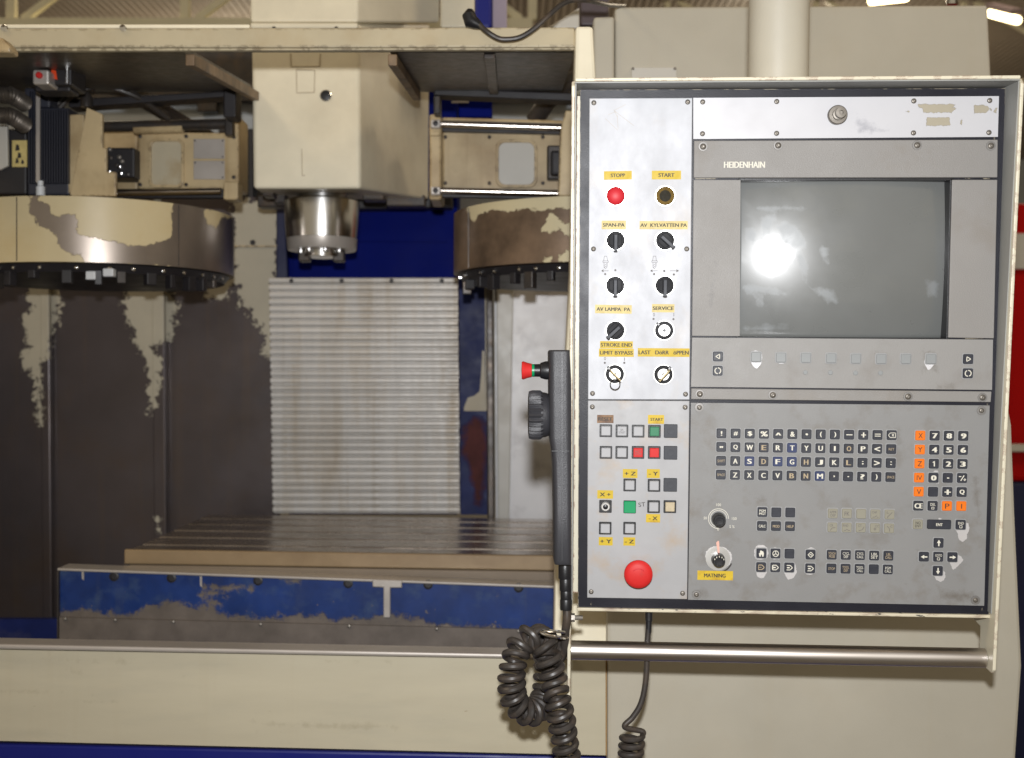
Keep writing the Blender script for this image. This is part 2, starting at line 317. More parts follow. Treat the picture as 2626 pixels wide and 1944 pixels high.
# ---------------------------------------------------------------- hall around the machine
fl = MB(); fl.box((-14, -4, -.1), (14, 22, 0)); struct(fl.build('floor', M['floor']))
cl = MB()                                               # corrugated roof sheet
prof_ = []
for k in range(400):
    x0 = -13 + k * .065; prof_ += [(x0, -3, 4.75), (x0 + .025, -3, 4.75), (x0 + .033, -3, 4.762), (x0 + .057, -3, 4.762)]
cl.prism(prof_ + [(13, -3, 4.75), (13, -3, 4.80), (-13, -3, 4.80)], (0, 24, 0))
struct(cl.build('ceiling', M['ceiling']))
bw = MB(); bw.box((-13, 18, 0), (13, 18.2, 4.75)); struct(bw.build('wall', M['wall']))

def truss(d, y_low, sign, x_from, n, pitch, hgt, label):
    z0 = at(0, y_low, d).z
    t = thing('roof_truss', (0, d, z0), label, 'truss', 'trusses under the roof')
    b = MB(); b.bar((x_from, d, z0), (x_from + n * pitch, d, z0), .09, .07); b.build('chord', M['truss'], t)
    b = MB(); b.bar((x_from, d, z0 + hgt), (x_from + n * pitch, d, z0 + hgt), .09, .07); b.build('chord', M['truss'], t)
    for k in range(n + 1):
        x = x_from + k * pitch
        b = MB(); b.box((x - .022, d - .02, z0 + .036), (x + .022, d + .02, z0 + hgt - .036)); b.build('post', M['truss'], t)
        if k < n:
            b = MB(); s = sign if k < n * .62 else -sign
            xa, xb = (x + .06, x + pitch - .03) if s > 0 else (x + pitch - .06, x + .03)
            b.bar((xa, d, z0 + .04), (xb, d, z0 + hgt - .04), .034, .034); b.build('diagonal', M['truss'], t)
    return t
xa = at(30, 0, 6.).x
truss(6.0, 70, 1, xa - .87, 4, .87, .66, 'cream lattice roof truss seen just above the machine beam')
truss(10.5, 215, -1, at(1800, 0, 10.5).x - .3, 6, 1.3, .8, 'farther pale roof truss behind the beige cabinet')

def tube_lamp(a, b, r, label):
    a, b = Vector(a), Vector(b); t = thing('fluorescent_lamp', (a + b) / 2, label, 'lamp', 'lit tubes under the roof')
    m = MB(); m.tube([a, b], r, 12); m.build('tube', M['tube'], t)
    m = MB(); u = Vector((0, 0, r + .022)); m.bar(a + u, b + u, .06, .03); m.build('fixture', M['plum'], t)
tube_lamp(at(2540, 34, 7.0), at(2609, 52, 6.6), .023, 'lit fluorescent tube beside the top corner of the beige cabinet')
tube_lamp(at(2232, 3, 7.3), at(2325, -7, 7.1), .023, 'lit fluorescent tube just above the top edge of the cabinet')

# red machine far behind on the right
t = thing('red_machine', at(2720, 2700, 4.6) * 1.0, 'bright red machine showing in a narrow strip beside the control panel', 'machine')
b = MB(); b.box((at(2560, 0, 4.5).x, 4.5, at(0, 1235, 4.5).z), (at(3100, 0, 4.5).x, 5.3, at(0, 520, 4.5).z)); b.build('body', M['redpaint'], t, .02)
b = MB(); b.box((at(2560, 0, 4.47).x, 4.47, at(0, 690, 4.47).z), (at(3100, 0, 4.47).x, 4.499, at(0, 598, 4.47).z)); b.build('band', M['grey_cream'], t, .004)
b = MB(); b.box((at(2560, 0, 4.44).x, 4.44, at(0, 1160, 4.44).z), (at(3100, 0, 4.44).x, 4.499, at(0, 1138, 4.44).z)); b.build('rail', M['steel'], t, .004)
b = MB(); b.box((at(2540, 0, 4.5).x, 4.52, 0), (at(3100, 0, 4.5).x, 5.25, at(0, 1237, 4.5).z)); b.build('base', M['navy'], t, .01)

# ---------------------------------------------------------------- machine enclosure
enc = thing('machine_enclosure', (0, 2.2, 0), 'cream and blue sheet steel enclosure of the milling machine around its open work area', 'machine enclosure')
zf = lambda y, d: at(0, y, d).z
b = MB(); b.slab([(-90, 73), (-90, 122), (1475, 121), (1475, 69)], 2.0, .02); b.build('beam', M['beam'], enc, .003)
b = MB(); b.slab([(-90, 122.6), (-90, 131), (1474, 127), (1474, 121.6)], 2.006, .012); b.build('beam_lip', M['beam'], enc, .002)
b = MB(); b.slab([(-90, 75), (-90, 119), (1474, 117), (1474, 72)], 2.021, .04); b.build('beam_shade_strip', M['void'], enc)  # added dark strip: the beam's shaded underside put into the colour
b = MB(); b.slab([(-90, 62), (-90, 72.2), (640, 72.2), (640, 62)], 2.012, .05); b.build('beam_rail', M['cream'], enc, .002)
for x in (12, 316): 
    b = MB(); b.lathe([(.006, 0), (.0055, .004), (.001, .005)], at(x, 73, 2.0), (0, -1, 0), 10); b.build('screw', M['chrome'], enc)
b = MB(); b.slab([(-60, 94), (-60, 134), (27, 134), (27, 120), (6, 96)], 1.96, .035); b.build('corner_bracket', M['cream_dirty'], enc, .004)
# post between opening and cabinet
b = MB(); b.slab([(1476, 66), (1462, 700), (1424, 1450), (1420, 1700), (1565, 1700), (1558, 700), (1521, 66)], 1.985, .06); b.build('post', M['cream'], enc, .006)
# front apron and its steel lip
b = MB(); b.grid(lambda u, v: at(-120 + 1673 * u, (1664 + 30 * u) * (1 - v) + (1897 + 40 * u) * v, 1.94), 280, 40, (0, .03, 0)); o = b.build('apron', M['apron'], enc)
wear(o, [Z(0, 1440, 3.277, q) for q in ([(330, 825), (480, 815), (800, 830), (1150, 845), (1100, 860), (750, 850), (400, 845)], [(700, 1170), (850, 1160), (1050, 1180), (1000, 1200), (750, 1195)], [(745, 1120), (770, 1105), (785, 1125), (765, 1142)], [(0, 1075), (500, 1075), (800, 1085), (500, 1110), (0, 1105)], [(410, 725), (425, 725), (425, 800), (412, 790)], [(540, 905), (552, 905), (550, 925)], [(1515, 960), (1545, 960), (1540, 985), (1518, 982)], [(680, 1210), (695, 1210), (693, 1255), (680, 1250)], [(715, 840), (728, 840), (735, 890), (720, 880)], [(520, 890), (700, 900), (690, 975), (640, 970)])] + [[(652, 1860), (655, 1858), (664, 1882), (660, 1884)], [(640, 1850), (960, 1855), (1060, 1868), (900, 1872), (660, 1860)], [(720, 1790), (760, 1800), (740, 1806)], [(780, 1692), (950, 1694), (1050, 1697), (900, 1700)]], name='stain')
b = MB(); b.slab([(-120, 1650), (-120, 1663), (1470, 1692), (1470, 1681)], 1.93, .05); b.build('apron_lip', M['plate'], enc, .003)
b = MB(); b.slab([(1553.4, 1694), (1553.4, 1938), (1556, 1938), (1556, 1694)], 1.944, .02); b.build('rust_seam', M['rust'], enc)
# right-hand front covers
b = MB(); b.slab([(1556, 900), (1557, 2040), (2600, 2040), (2622, 1708), (2604, 1306), (2596, 1090), (2560, 900)], 1.94, .03); b.build('side_cover', M['cream_plain'], enc, .006)
b = MB(); zs = [at(x, y, 1.97) for x, y in ((1560, 900), (1560, 2030), (2596, 2030), (2580, 900))]; b.prism(zs, (0, .5, 0)); b.build('side_frame', M['cream_plain'], enc, .006)
# blue base
b = MB(); p = [at(-140, 1905, 1.985), at(1556, 1943, 1.985)]
b.prism([(p[0].x, 1.985, 0), (p[1].x, 1.985, 0), p[1], p[0]], (0, .3, 0)); b.build('base_skirt', M['blue_base'], enc, .004)
b = MB(); b.box((p[1].x + .002, 1.99, 0), (at(2600, 0, 1.99).x, 2.4, at(0, 2031, 1.97).z)); b.build('base_plinth', M['blue_base'], enc, .004)
# roof of the work area with its ribs
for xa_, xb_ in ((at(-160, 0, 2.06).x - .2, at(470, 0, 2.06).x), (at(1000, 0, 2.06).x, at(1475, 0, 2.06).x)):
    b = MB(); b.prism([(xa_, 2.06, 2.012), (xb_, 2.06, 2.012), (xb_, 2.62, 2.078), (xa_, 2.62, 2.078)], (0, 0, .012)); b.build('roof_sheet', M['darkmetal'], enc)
for px in (471, 993):
    x = at(px, 0, 2.06).x; b = MB(); b.prism([(x, 2.07, 2.012), (x + .016, 2.07, 2.012), (x + .016, 2.6, 2.074), (x, 2.6, 2.074)], (0, 0, -.02)); b.build('roof_rib', M['rib'], enc, .002)
b = MB(); x = at(1240, 0, 2.06).x; b.prism([(x, 2.07, 2.0125), (x + .02, 2.07, 2.0125), (x + .02, 2.6, 2.075), (x, 2.6, 2.075)], (0, 0, -.008)); b.build('roof_rib', M['darkmetal'], enc, .002)
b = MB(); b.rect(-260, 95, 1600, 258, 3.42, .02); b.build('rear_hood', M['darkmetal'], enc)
# back wall of the enclosure seen over the magazines
b = MB(); b.rect(-200, 250, 1560, 640, 3.46, .02); b.build('rear_sheet', M['wall'], enc)
for x0, y0, x1, y1, mm in ((505, 258, 556, 286, 'darkmetal'), (560, 330, 650, 520, 'void'), (-60, 330, 60, 520, 'void')):
    b = MB(); b.rect(x0, y0, x1, y1, 3.42, .03); b.build('rear_bracket', M[mm], enc, .003)
# splash guards behind the table on the left, with vertical seams
seam1 = Z(0, 480, 3.177, [(320, 640), (480, 640), (482, 780), (492, 980), (440, 1020), (466, 1100), (420, 1180), (395, 1400), (335, 1410), (330, 1640), (342, 1800), (345, 1950), (318, 1945), (300, 1800), (285, 1620), (270, 1480), (215, 1490), (165, 1370), (230, 1290), (205, 1200), (195, 1050), (262, 960), (205, 910), (240, 850), (300, 760)])
seam2 = Z(0, 480, 3.177, [(1060, 600), (1320, 600), (1350, 740), (1432, 800), (1380, 850), (1452, 930), (1475, 1000), (1400, 1040), (1430, 1110), (1390, 1250), (1320, 1260), (1240, 1310), (1312, 1400), (1316, 1560), (1280, 1690), (1285, 1780), (1250, 1835), (1212, 1830), (1200, 1600), (1210, 1440), (1130, 1330), (1090, 1240), (1040, 1060), (1050, 990), (965, 940), (1030, 900), (985, 780)])
big = Z(0, 480, 3.177, [(1900, 100), (2260, 100), (2240, 1380), (2180, 1420), (2150, 1370), (2140, 1110), (2100, 1130), (2030, 1050), (2065, 990), (1950, 960), (1935, 800), (1890, 800), (1800, 930), (1680, 890), (1690, 810), (1830, 740), (1910, 690)])
low = [(398, 1330), (412, 1330), (410, 1366), (402, 1366)]
for x0, x1 in ((-140, 121), (127, 393), (413, 712)):
    b = MB(); nx = max(4, int((x1 - x0) / 6)); b.grid(lambda u, v: at(x0 + (x1 - x0) * u + 8 * v, 505 + 1150 * v, 3.3), nx, 180, (0, .012, 0))
    o = b.build('splash_guard', M['back'], enc); wear(o, [seam1, seam2, big, low])
for x0, x1, dd in ((100, 123, 3.272), (387, 418, 3.268)):
    b = MB(); b.grid(lambda u, v: at(x0 + (x1 - x0) * u + 10 * v, 520 + 1100 * v, dd), 6, 170, (0, .02, 0))
    o = b.build('seam_strip', M['back'], enc, .003); wear(o, [seam1, seam2, low])
b = MB(); b.rect(560, 630, 712, 633, 3.295, .004); b.build('sheet_joint', M['cream_dirty'], enc)
b = MB(); b.lathe([(.008, 0), (.006, .004)], at(648, 622, 3.3), (0, -1, 0), 10); b.build('screw', M['void'], enc)
# floor tray and dark inner walls of the work area
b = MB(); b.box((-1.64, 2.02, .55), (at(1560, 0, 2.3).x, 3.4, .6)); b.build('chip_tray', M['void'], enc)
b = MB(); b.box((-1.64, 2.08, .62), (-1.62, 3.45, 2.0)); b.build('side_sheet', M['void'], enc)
b = MB(); b.rect(-120, 1588, 148, 1720, 2.6, .02); o = b.build('tray_guard', M['blue_strip'], enc); wear(o, [[(10, 1600), (130, 1600), (145, 1650), (10, 1660)]])
# right-hand inner sheet
b = MB(); b.slab([(1268, 690), (1272, 1340), (1520, 1350), (1520, 690)], 3.24, .012); b.build('inner_sheet', M['back_right'], enc)
b = MB(); b.slab([(1246, 690), (1250, 1330), (1268, 1332), (1264, 690)], 3.19, .05); b.build('guide_rail', M['darkmetal'], enc, .004)
b = MB(); b.slab([(1272, 690), (1276, 1335), (1306, 1335), (1318, 690)], 3.22, .012); b.build('sheet_fold', M['grey_cream'], enc, .003)

# ---------------------------------------------------------------- column, way cover
colm = thing('machine_column', at(940, 1500, 3.3), 'dark blue machine column standing behind the silver way cover', 'machine column')
b = MB(); b.slab([(735, 120), (737, 1320), (1176, 1320), (1170, 120)], 3.26, .35); b.build('column_body', M['blue'], colm, .006)
b = MB(); b.slab([(708, 500), (708, 715), (738, 715), (729, 500)], 3.24, .3); b.build('column_edge', M['navy'], colm, .004)
b = MB(); b.slab([(740, 615), (740, 617), (1150, 620), (1150, 618)], 3.255, .008); b.build('panel_seam', M['blue'], colm)
b = MB(); b.slab([(730, 490), (730, 536), (920, 536), (1160, 532), (1160, 490)], 3.20, .1); b.build('upper_ledge', M['void'], colm, .004)
b = MB(); b.grid(lambda u, v: at(1178 + 70 * u + 3 * v, 702 + 618 * v, 3.225), 14, 90, (0, .02, 0)); o = b.build('side_strip', M['blue_strip'], colm)
wear(o, [Z(620, 960, 3.177, [(1830, 420), (1900, 350), (1970, 360), (1990, 520), (1980, 700), (1960, 960), (1930, 1060), (1900, 1000), (1890, 850), (1830, 740), (1800, 620)])])
for q in ([(1243, 700), (1246, 1053), (1251, 1053), (1250, 700)], [(1190, 1045), (1200, 1020), (1216, 1015), (1230, 1004), (1234, 960), (1237, 900), (1242, 900), (1246, 1054), (1190, 1054)]):
    b = MB(); b.slab(q, 3.219, .004); b.build('bare_edge', M['edge_cream'], colm)

wc = thing('way_cover', at(940, 1318, 3.2), 'silver slatted telescopic way cover standing behind the table', 'way cover')
ns = 33
for k in range(ns):
    f0, f1 = k / ns, (k + 1) / ns
    y0, y1 = 712 + 606 * f0, 712 + 606 * f1
    xl, xr = 690 + 10 * f0, 1174 + 5 * f0
    j = random.uniform(-.8, .8)
    a, c = at(xl + j, y0, 3.2), at(xr + j, y0, 3.2); e, g = at(xl + j, y1, 3.2), at(xr + j, y1, 3.2)
    dz = (a.z - e.z)
    b = MB()
    prof = [(.006, 0), (.0005, -.05 * dz), (-.0012, -.22 * dz), (-.0012, -.50 * dz), (.0008, -.70 * dz), (.0040, -.80 * dz), (.016, -.82 * dz), (.016, -.985 * dz), (.024, -.985 * dz), (.024, 0)]
    b.prism([(a.x, 3.2 + dy, a.z + z) for dy, z in prof], (c.x - a.x, 0, c.z - a.z))
    me = b.mesh('slat', M['slat']); me.polygons.foreach_set('use_smooth', [False] * len(me.polygons)); put('slat', me, wc)
for x in (747, 876, 1004, 1133):
    b = MB(); b.lathe([(.006, 0), (.005, .004)], at(x, 720, 3.195), (0, -1, 0), 10); b.build('screw', M['void'], wc)

# ---------------------------------------------------------------- table and saddle
tz0, td0 = at(0, 1416, 2.45).z, 2.45
tb = thing('work_table', (at(900, 0, 2.5).x, 2.8, tz0 - .16), 'long machine table with grooved dark steel top and tan front edge', 'work table')
xl, xr = at(318, 0, 2.45).x, at(1500, 0, 2.45).x
prof = [(td0, 0), (td0, -.075), (3.13, -.075), (3.13, 0)]
slots = [2.56, 2.68, 2.80, 2.92, 3.04]
for s in reversed(slots): prof += [(s + .011, 0), (s + .011, -.02), (s + .02, -.02), (s + .02, -.034), (s - .02, -.034), (s - .02, -.02), (s - .011, -.02), (s - .011, 0)]
b = MB(); b.prism([(xl, y, tz0 + z) for y, z in prof], (xr - xl, 0, -.012)); b.build('table_top', M['table'], tb, .002)
b = MB(); b.slab([(318, 1409), (318, 1447), (1500, 1466), (1500, 1426)], 2.435, .012); b.build('table_edge', M['table_front'], tb, .003)
b = MB(); b.slab([(330, 1448), (330, 1476), (1500, 1496), (1500, 1467)], 2.437, .5); b.build('table_underside', M['under'], tb, .003)

sd = thing('saddle_guard', at(780, 1650, 2.36), 'worn blue guard plate with a bare steel lower half in front of the table', 'guard plate')
bare = [(100, 1575)] + Z(0, 1440, 3.277, [(500, 432), (700, 395), (900, 420), (1050, 440), (1200, 390), (1300, 352), (1500, 340), (1700, 380), (1800, 372), (1800, 440), (2163, 460)]) + [(760, 1578), (900, 1590), (1000, 1572), (1110, 1600), (1250, 1606), (1330, 1622), (1500, 1628), (1500, 1720), (100, 1720)]
bits = [Z(0, 1440, 3.277, q) for q in ([(1655, 275), (1720, 262), (1890, 250), (1910, 285), (1700, 300)], [(1720, 215), (1760, 205), (1950, 225), (1900, 235)], [(2000, 220), (2120, 215), (2120, 235)])] + [[(600, 1500), (640, 1498), (650, 1506), (610, 1510)], [(735, 1490), (760, 1488), (770, 1496)], [(540, 1545), (560, 1540), (566, 1552)]]
b = MB(); b.grid(lambda u, v: at(150 + 1290 * u, (1464 + 46 * u) * (1 - v) + (1592 + 34 * u) * v, 2.36), 200, 26, (0, .02, 0)); o = b.build('upper_plate', M['saddle'], sd); wear(o, [bare] + bits)
b = MB(); b.grid(lambda u, v: at(152 + 1290 * u, (1583 + 34 * u) * (1 - v) + (1720 + 30 * u) * v, 2.352), 60, 10, (0, .007, 0)); o = b.build('lower_plate', M['saddle'], sd); wear(o, [[(0, 1400), (2000, 1400), (2000, 2000), (0, 2000)]])
b = MB(); b.slab([(146, 1457), (146, 1464), (1440, 1510), (1440, 1503)], 2.35, .06); b.build('top_edge', M['plate'], sd, .002)
b = MB(); b.slab([(146, 1466), (146, 1700), (149.5, 1700), (149.5, 1466)], 2.35, .03); b.build('end_edge', M['darkmetal'], sd)
for x, y in ((293, 1478), (440, 1482), (662, 1489), (893, 1496), (1098, 1499), (1330, 1507)):
    b = MB(); b.lathe([(.0095, 0), (.0095, .002), (.006, .003), (.006, .0005)], at(x, y, 2.36), (0, -1, 0), 16); b.build('bolt', M['void'], sd)
for x, y in ((167, 1587), (295, 1590), (444, 1595), (668, 1601), (895, 1606), (1120, 1613), (1330, 1619)):
    b = MB(); b.lathe([(.004, 0), (.0035, .003), (.001, .004)], at(x, y, 2.352), (0, -1, 0), 10); b.build('screw', M['screw'], sd)
b = MB(); b.slab([(955, 1486), (955, 1506), (983, 1507), (983, 1585), (1001, 1585), (1001, 1508), (1031, 1508), (1031, 1489)], 2.348, .011); b.build('scale_bracket', M['plate'], sd, .002)
for x, y in ((212, 1470), (515, 1488)):
    b = MB(); b.slab([(x - 3, y - 10), (x - 2, y + 14), (x + 3, y + 18), (x + 3, y - 10)], 2.357, .002); b.build('paint_drip', M['plate'], sd)

# ---------------------------------------------------------------- spindle head
hd = thing('spindle_head', at(826, 484, 2.8), 'cream boxed spindle head with a bare steel spindle nose hanging under the beam', 'spindle head')
fr = [at(x, y, 2.6) for x, y in ((645, 60), (650, 484), (924, 484), (921, 60))]
bk = [at(x, y, 3.05) for x, y in ((690, 60), (690, 511), (1100, 512), (1103, 60))]
b = MB(); b.add(fr + bk, [(0, 1, 2, 3), (7, 6, 5, 4), (0, 4, 5, 1), (1, 5, 6, 2), (2, 6, 7, 3), (3, 7, 4, 0)]); b.build('head_cover', M['cream'], hd, .008, 3)
b = MB(); fr2 = [at(x, y, 2.58) for x, y in ((641, -260), (642, 58), (917, 58), (916, -260))]; bk2 = [at(x, y, 2.9) for x, y in ((680, -260), (680, 58), (1128, 58), (1128, -260))]
b.add(fr2 + bk2, [(0, 1, 2, 3), (7, 6, 5, 4), (0, 4, 5, 1), (1, 5, 6, 2), (2, 6, 7, 3), (3, 7, 4, 0)]); b.build('motor_cover', M['cream'], hd, .006, 3)
b = MB(); b.rect(642, 58, 917, 72, 2.575, .1); b.build('cover_flange', M['cream'], hd, .003)
for x in (702, 862): 
    b = MB(); b.rect(x - 4, 68, x + 4, 77, 2.570, .006); b.build('clip', M['void'], hd)
b = MB(); b.rect(1129, -240, 1216, 70, 2.92, .06); b.build('rear_cover', M['cream'], hd, .005)
b = MB(); b.lathe([(.0125, 0), (.0125, .004), (.011, .005)], at(836, 246, 2.603), (0, -1, 0), 24); o = b.build('hole_plug', M['chrome'], hd)
b = MB(); b.lathe([(.0108, .004), (.0105, .0065), (.004, .0075)], at(836, 246, 2.603), (0, -1, 0), 24); b.build('plug_cap', M['black'], o)
for pts in ([(745, 138), (747, 171), (820, 170), (821, 138)], [(760, 178), (761, 238), (806, 237), (807, 180)], [(774, 382), (775, 450), (782, 450)]):
    for p, q in zip(pts, pts[1:] + ([pts[0]] if len(pts) == 4 and pts[0][1] > 150 else [])):
        b = MB(); b.bar(at(*p, 2.5992), at(*q, 2.5992), .0012, .0012); b.build('scribed_line', M['ink_tan'], hd)
px = 2.8 / F; ax = at(826, 0, 2.8); zz = lambda y: at(0, y, 2.8).z
b = MB(); b.lathe([(96 * px, zz(480)), (96 * px, zz(488)), (64 * px, zz(489)), (64 * px, zz(513)), (91 * px, zz(515)), (95.5 * px, zz(519)), (95 * px, zz(545)), (93 * px, zz(580)), (90 * px, zz(613))], (ax.x, 2.8, 0), n=64); o = b.build('spindle_nose', M['steel'], hd)
b = MB(); b.lathe([(90 * px, zz(613.5)), (89.6 * px, zz(615)), (88 * px, zz(640)), (86 * px, zz(643))], (ax.x, 2.8, 0), n=64); b.build('nose_ring', M['plate'], o)
b = MB(); b.lathe([(60 * px, zz(643.5)), (46 * px, zz(644)), (46 * px, zz(659)), (40 * px, zz(661)), (24 * px, zz(661))], (ax.x, 2.8, 0), n=48); b.build('spindle_end', M['steel'], o)
for s in (-1, 1):
    b = MB(); b.box((ax.x + s * 44 * px - .013, 2.785, zz(672)), (ax.x + s * 44 * px + .013, 2.815, zz(644))); b.build('drive_key', M['darkmetal'], o, .003)
for k in range(8):
    a = k * math.pi / 4 + .3; b = MB(); b.lathe([(.006, 0), (.006, .006), (.004, .0075)], (ax.x + 54 * px * math.cos(a), 2.8 + 54 * px * math.sin(a), zz(643.6)), (0, 0, -1), 10); b.build('bolt', M['chrome'], o)
for x0, y0, x1, y1, d in ((672, 485, 700, 503, 2.76), (703, 486, 730, 520, 2.85), (930, 486, 985, 512, 2.86), (990, 500, 1090, 528, 3.0), (660, 500, 735, 530, 2.95)):
    b = MB(); b.rect(x0, y0, x1, y1, d, .05); b.build('underside_block', M['darkmetal'], hd, .003)

# ---------------------------------------------------------------- tool magazines
def magazine(cpx, label, matl, polys, holes, seams):
    c = at(cpx, 0, 2.7); z0, z1 = at(0, 671, 2.4).z, at(0, 502, 2.4).z; r = .30
    t = thing('tool_magazine', (c.x, 2.7, z0), label, 'tool magazine', 'tool magazines either side of the spindle')
    n = 160; nh = 18; vs, fs = [], []
    for j in range(nh + 1):
        for k in range(n):
            a = 2 * math.pi * k / n; vs.append((c.x + r * math.cos(a), 2.7 + r * math.sin(a), z0 + (z1 - z0) * j / nh))
    for j in range(nh): fs += [(j * n + k, j * n + (k + 1) % n, (j + 1) * n + (k + 1) % n, (j + 1) * n + k) for k in range(n)]
    b = MB(); b.add(vs, fs, True); b.f += [tuple(range(n - 1, -1, -1)), tuple(nh * n + k for k in range(n))]; b.sm += [False, False]
    o = b.build('drum', matl, t); wear(o, polys, holes)
    for sx in seams:                               # plate joints on the drum
        ang = math.asin(max(-1, min(1, ((sx - CX) / F * 2.47 - c.x) / r)))
        p = Vector((c.x + (r + .0004) * math.sin(ang), 2.7 - (r + .0004) * math.cos(ang), z0 + .002))
        b = MB(); b.box((p.x - .0008, p.y - .0008, p.z), (p.x + .0008, p.y + .0008, z1 - .002)); b.build('plate_joint', M['darkmetal'], t)
    b = MB(); b.lathe([(r - .022, z0 - .018), (r - .010, z0 - .002)], (c.x, 2.7, 0), n=96); b.build('gripper_ring', M['void'], t)
    for k in range(16):
        a = math.pi + (k + .5 + random.uniform(-.3, .3)) * math.pi / 16
        u, v = math.cos(a), math.sin(a); tx, ty = -v, u
        p = Vector((c.x + (r - .030) * u, 2.7 + (r - .030) * v, z0 - .028)); q = Vector((u, v, 0)); s = Vector((tx, ty, 0))
        b = MB(); hw, hd_, ht = random.uniform(.006, .011), .010, random.uniform(.002, .022)
        b.prism([p + q * i * hd_ + s * j * hw + Vector((0, 0, -ht)) for i, j in ((-1, -1), (1, -1), (1, 1), (-1, 1))], (0, 0, ht + .018))
        o = b.build('gripper', M['void'] if k % 5 else M['darkmetal'], t, .002)
        b = MB(); b.lathe([(.0008, -.004), (.004, -.0025), (.004, .0025), (.0008, .004)], p + q * .016 + s * .022 + Vector((0, 0, .018)), (u, v, 0), 12); b.build('ball', M['chrome'], o)
    return t, c
L5 = lambda p: Z(0, 480, 3.177, p)
bareL = [L5([(235, 70), (330, 70), (300, 105), (350, 110), (400, 165), (430, 240), (560, 215), (612, 200), (640, 280), (610, 350), (640, 390), (750, 410), (860, 430), (1000, 465), (1100, 480), (1180, 470), (1240, 480), (1280, 440), (1370, 430), (1405, 390), (1405, 640), (690, 625), (660, 560), (560, 535), (470, 465), (440, 370), (390, 340), (310, 320), (300, 240), (240, 220)]), L5([(1404, 40), (1990, 40), (1990, 720), (1404, 720)])]
holeL = [L5([(1620, 132), (1900, 150), (1960, 200), (1960, 250), (1800, 250), (1760, 335), (1690, 310), (1650, 200), (1720, 180)])]
mL, cL = magazine(250, 'tool drum with peeling cream paint and bare metal sweep, beside the dark motor', M['drum_l'], bareL, holeL, (76, 443))
L7 = lambda p: Z(1040, 480, 3.177, p)
creamR = [L7([(495, 60), (740, 20), (1500, 20), (1500, 190), (1260, 165), (1100, 200), (1000, 180), (850, 200), (700, 195), (600, 220), (545, 270), (510, 250)]), L7([(1150, 225), (1245, 225), (1250, 360), (1095, 370), (1130, 290)]), L7([(1250, 290), (1400, 300), (1400, 420), (1260, 370)]), L7([(1240, 560), (1330, 500), (1450, 500), (1450, 640), (1240, 600)]), L7([(1130, 570), (1200, 570), (1200, 612), (1130, 612)])]
mR, cR = magazine(1505, 'tool drum with rusty brown band and cream upper rim, half hidden by the control panel', M['drum_r'], [[(900, 300), (2100, 300), (2100, 800), (900, 800)]], creamR, (1198,))
for x0, y0, x1, y1 in ((219, 695, 244, 717), (263, 688, 290, 709)):
    b = MB(); b.rect(x0, y0, x1, y1, 2.43, .02); b.build('white_pad', M['white_plastic'], mL, .002)

# carriage of the left magazine
b = MB(); b.slab([(352, 338), (352, 484), (612, 484), (612, 294), (590, 294), (588, 340)], 2.70, .10); b.build('carriage', M['cream_dirty'], mL, .006)
b = MB(); b.slab([(260, 325), (260, 490), (352, 490), (352, 338)], 2.74, .06); b.build('carriage_back', M['cream_dirty'], mL, .004)
def rr_px(x0, y0, x1, y1, r, n=5):
    out = []
    for cx_, cy_, a0 in ((x1 - r, y0 + r, -90), (x1 - r, y1 - r, 0), (x0 + r, y1 - r, 90), (x0 + r, y0 + r, 180)):
        out += [(cx_ + r * math.cos(R(a0 + 90 * k / n)), cy_ + r * math.sin(R(a0 + 90 * k / n))) for k in range(n + 1)]
    return out
b = MB(); b.slab(rr_px(385, 360, 466, 476, 14), 2.698, .004); o = b.build('window_plate', M['window'], mL)
def frame_px(b, outer, inner, d, t):
    n = len(outer); f = [at(x, y, d) for x, y in outer] + [at(x, y, d) for x, y in inner]; bb = [p + Vector((0, t, 0)) for p in f]
    fs = []
    for i in range(n):
        j = (i + 1) % n; fs += [(i, j, n + j, n + i), (2 * n + j, 2 * n + i, 3 * n + i, 3 * n + j), (i, 2 * n + i, 2 * n + j, j), (n + i, n + j, 3 * n + j, 3 * n + i)]
    b.add(f + bb, fs)
b = MB(); frame_px(b, rr_px(380, 355, 471, 481, 18), rr_px(387, 362, 464, 474, 13), 2.692, .0075); b.build('window_rim', M['cream_dirty'], mL, .0015)
for y0, y1 in ((356, 407), (412, 460)):
    b = MB(); b.rect(496, y0, 576, y1, 2.697, .0035); o = b.build('rating_plate', M['plate'], mL, .001)
    for sx, sy in ((500, y0 + 5), (571, y0 + 5), (571, y1 - 5)):
        b = MB(); b.lathe([(.002, 0), (.0015, .002)], at(sx, sy, 2.697), (0, -1, 0), 8); b.build('rivet', M['darkmetal'], o)
b = MB(); b.tube([at(230, 326, 2.68), at(590, 318, 2.66)], .012, 14); b.build('guide_rod', M['darkmetal'], mL)
b = MB(); b.tube([at(345, 333, 2.672), at(470, 329, 2.664)], .010, 12); b.build('rod_sleeve', M['cream_dirty'], mL)
b = MB(); b.rect(575, 306, 596, 346, 2.64, .03); b.build('rod_clamp', M['darkmetal'], mL, .004)
b = MB(); b.tube([at(295, 494, 2.66), at(566, 490, 2.66)], .0075, 14); b.build('guide_rod', M['rod'], mL)
b = MB(); b.rect(290, 484, 572, 508, 2.69, .02); b.build('rod_bed', M['void'], mL, .002)
b = MB(); b.rect(572, 465, 610, 512, 2.65, .05); b.build('rod_clamp', M['cream_dirty'], mL, .004)
b = MB(); b.rect(274, 378, 345, 455, 2.66, .07); o = b.build('gripper_block', M['void'], mL, .004)
for k in range(9):
    b = MB(); x, y = random.uniform(280, 338), random.uniform(384, 448); b.lathe([(.0045, 0), (.0045, .008), (.002, .009)], at(x, y, 2.66), (0, -1, 0), 8); b.build('fitting', M[random.choice(['screw', 'darkmetal', 'chrome'])], o)
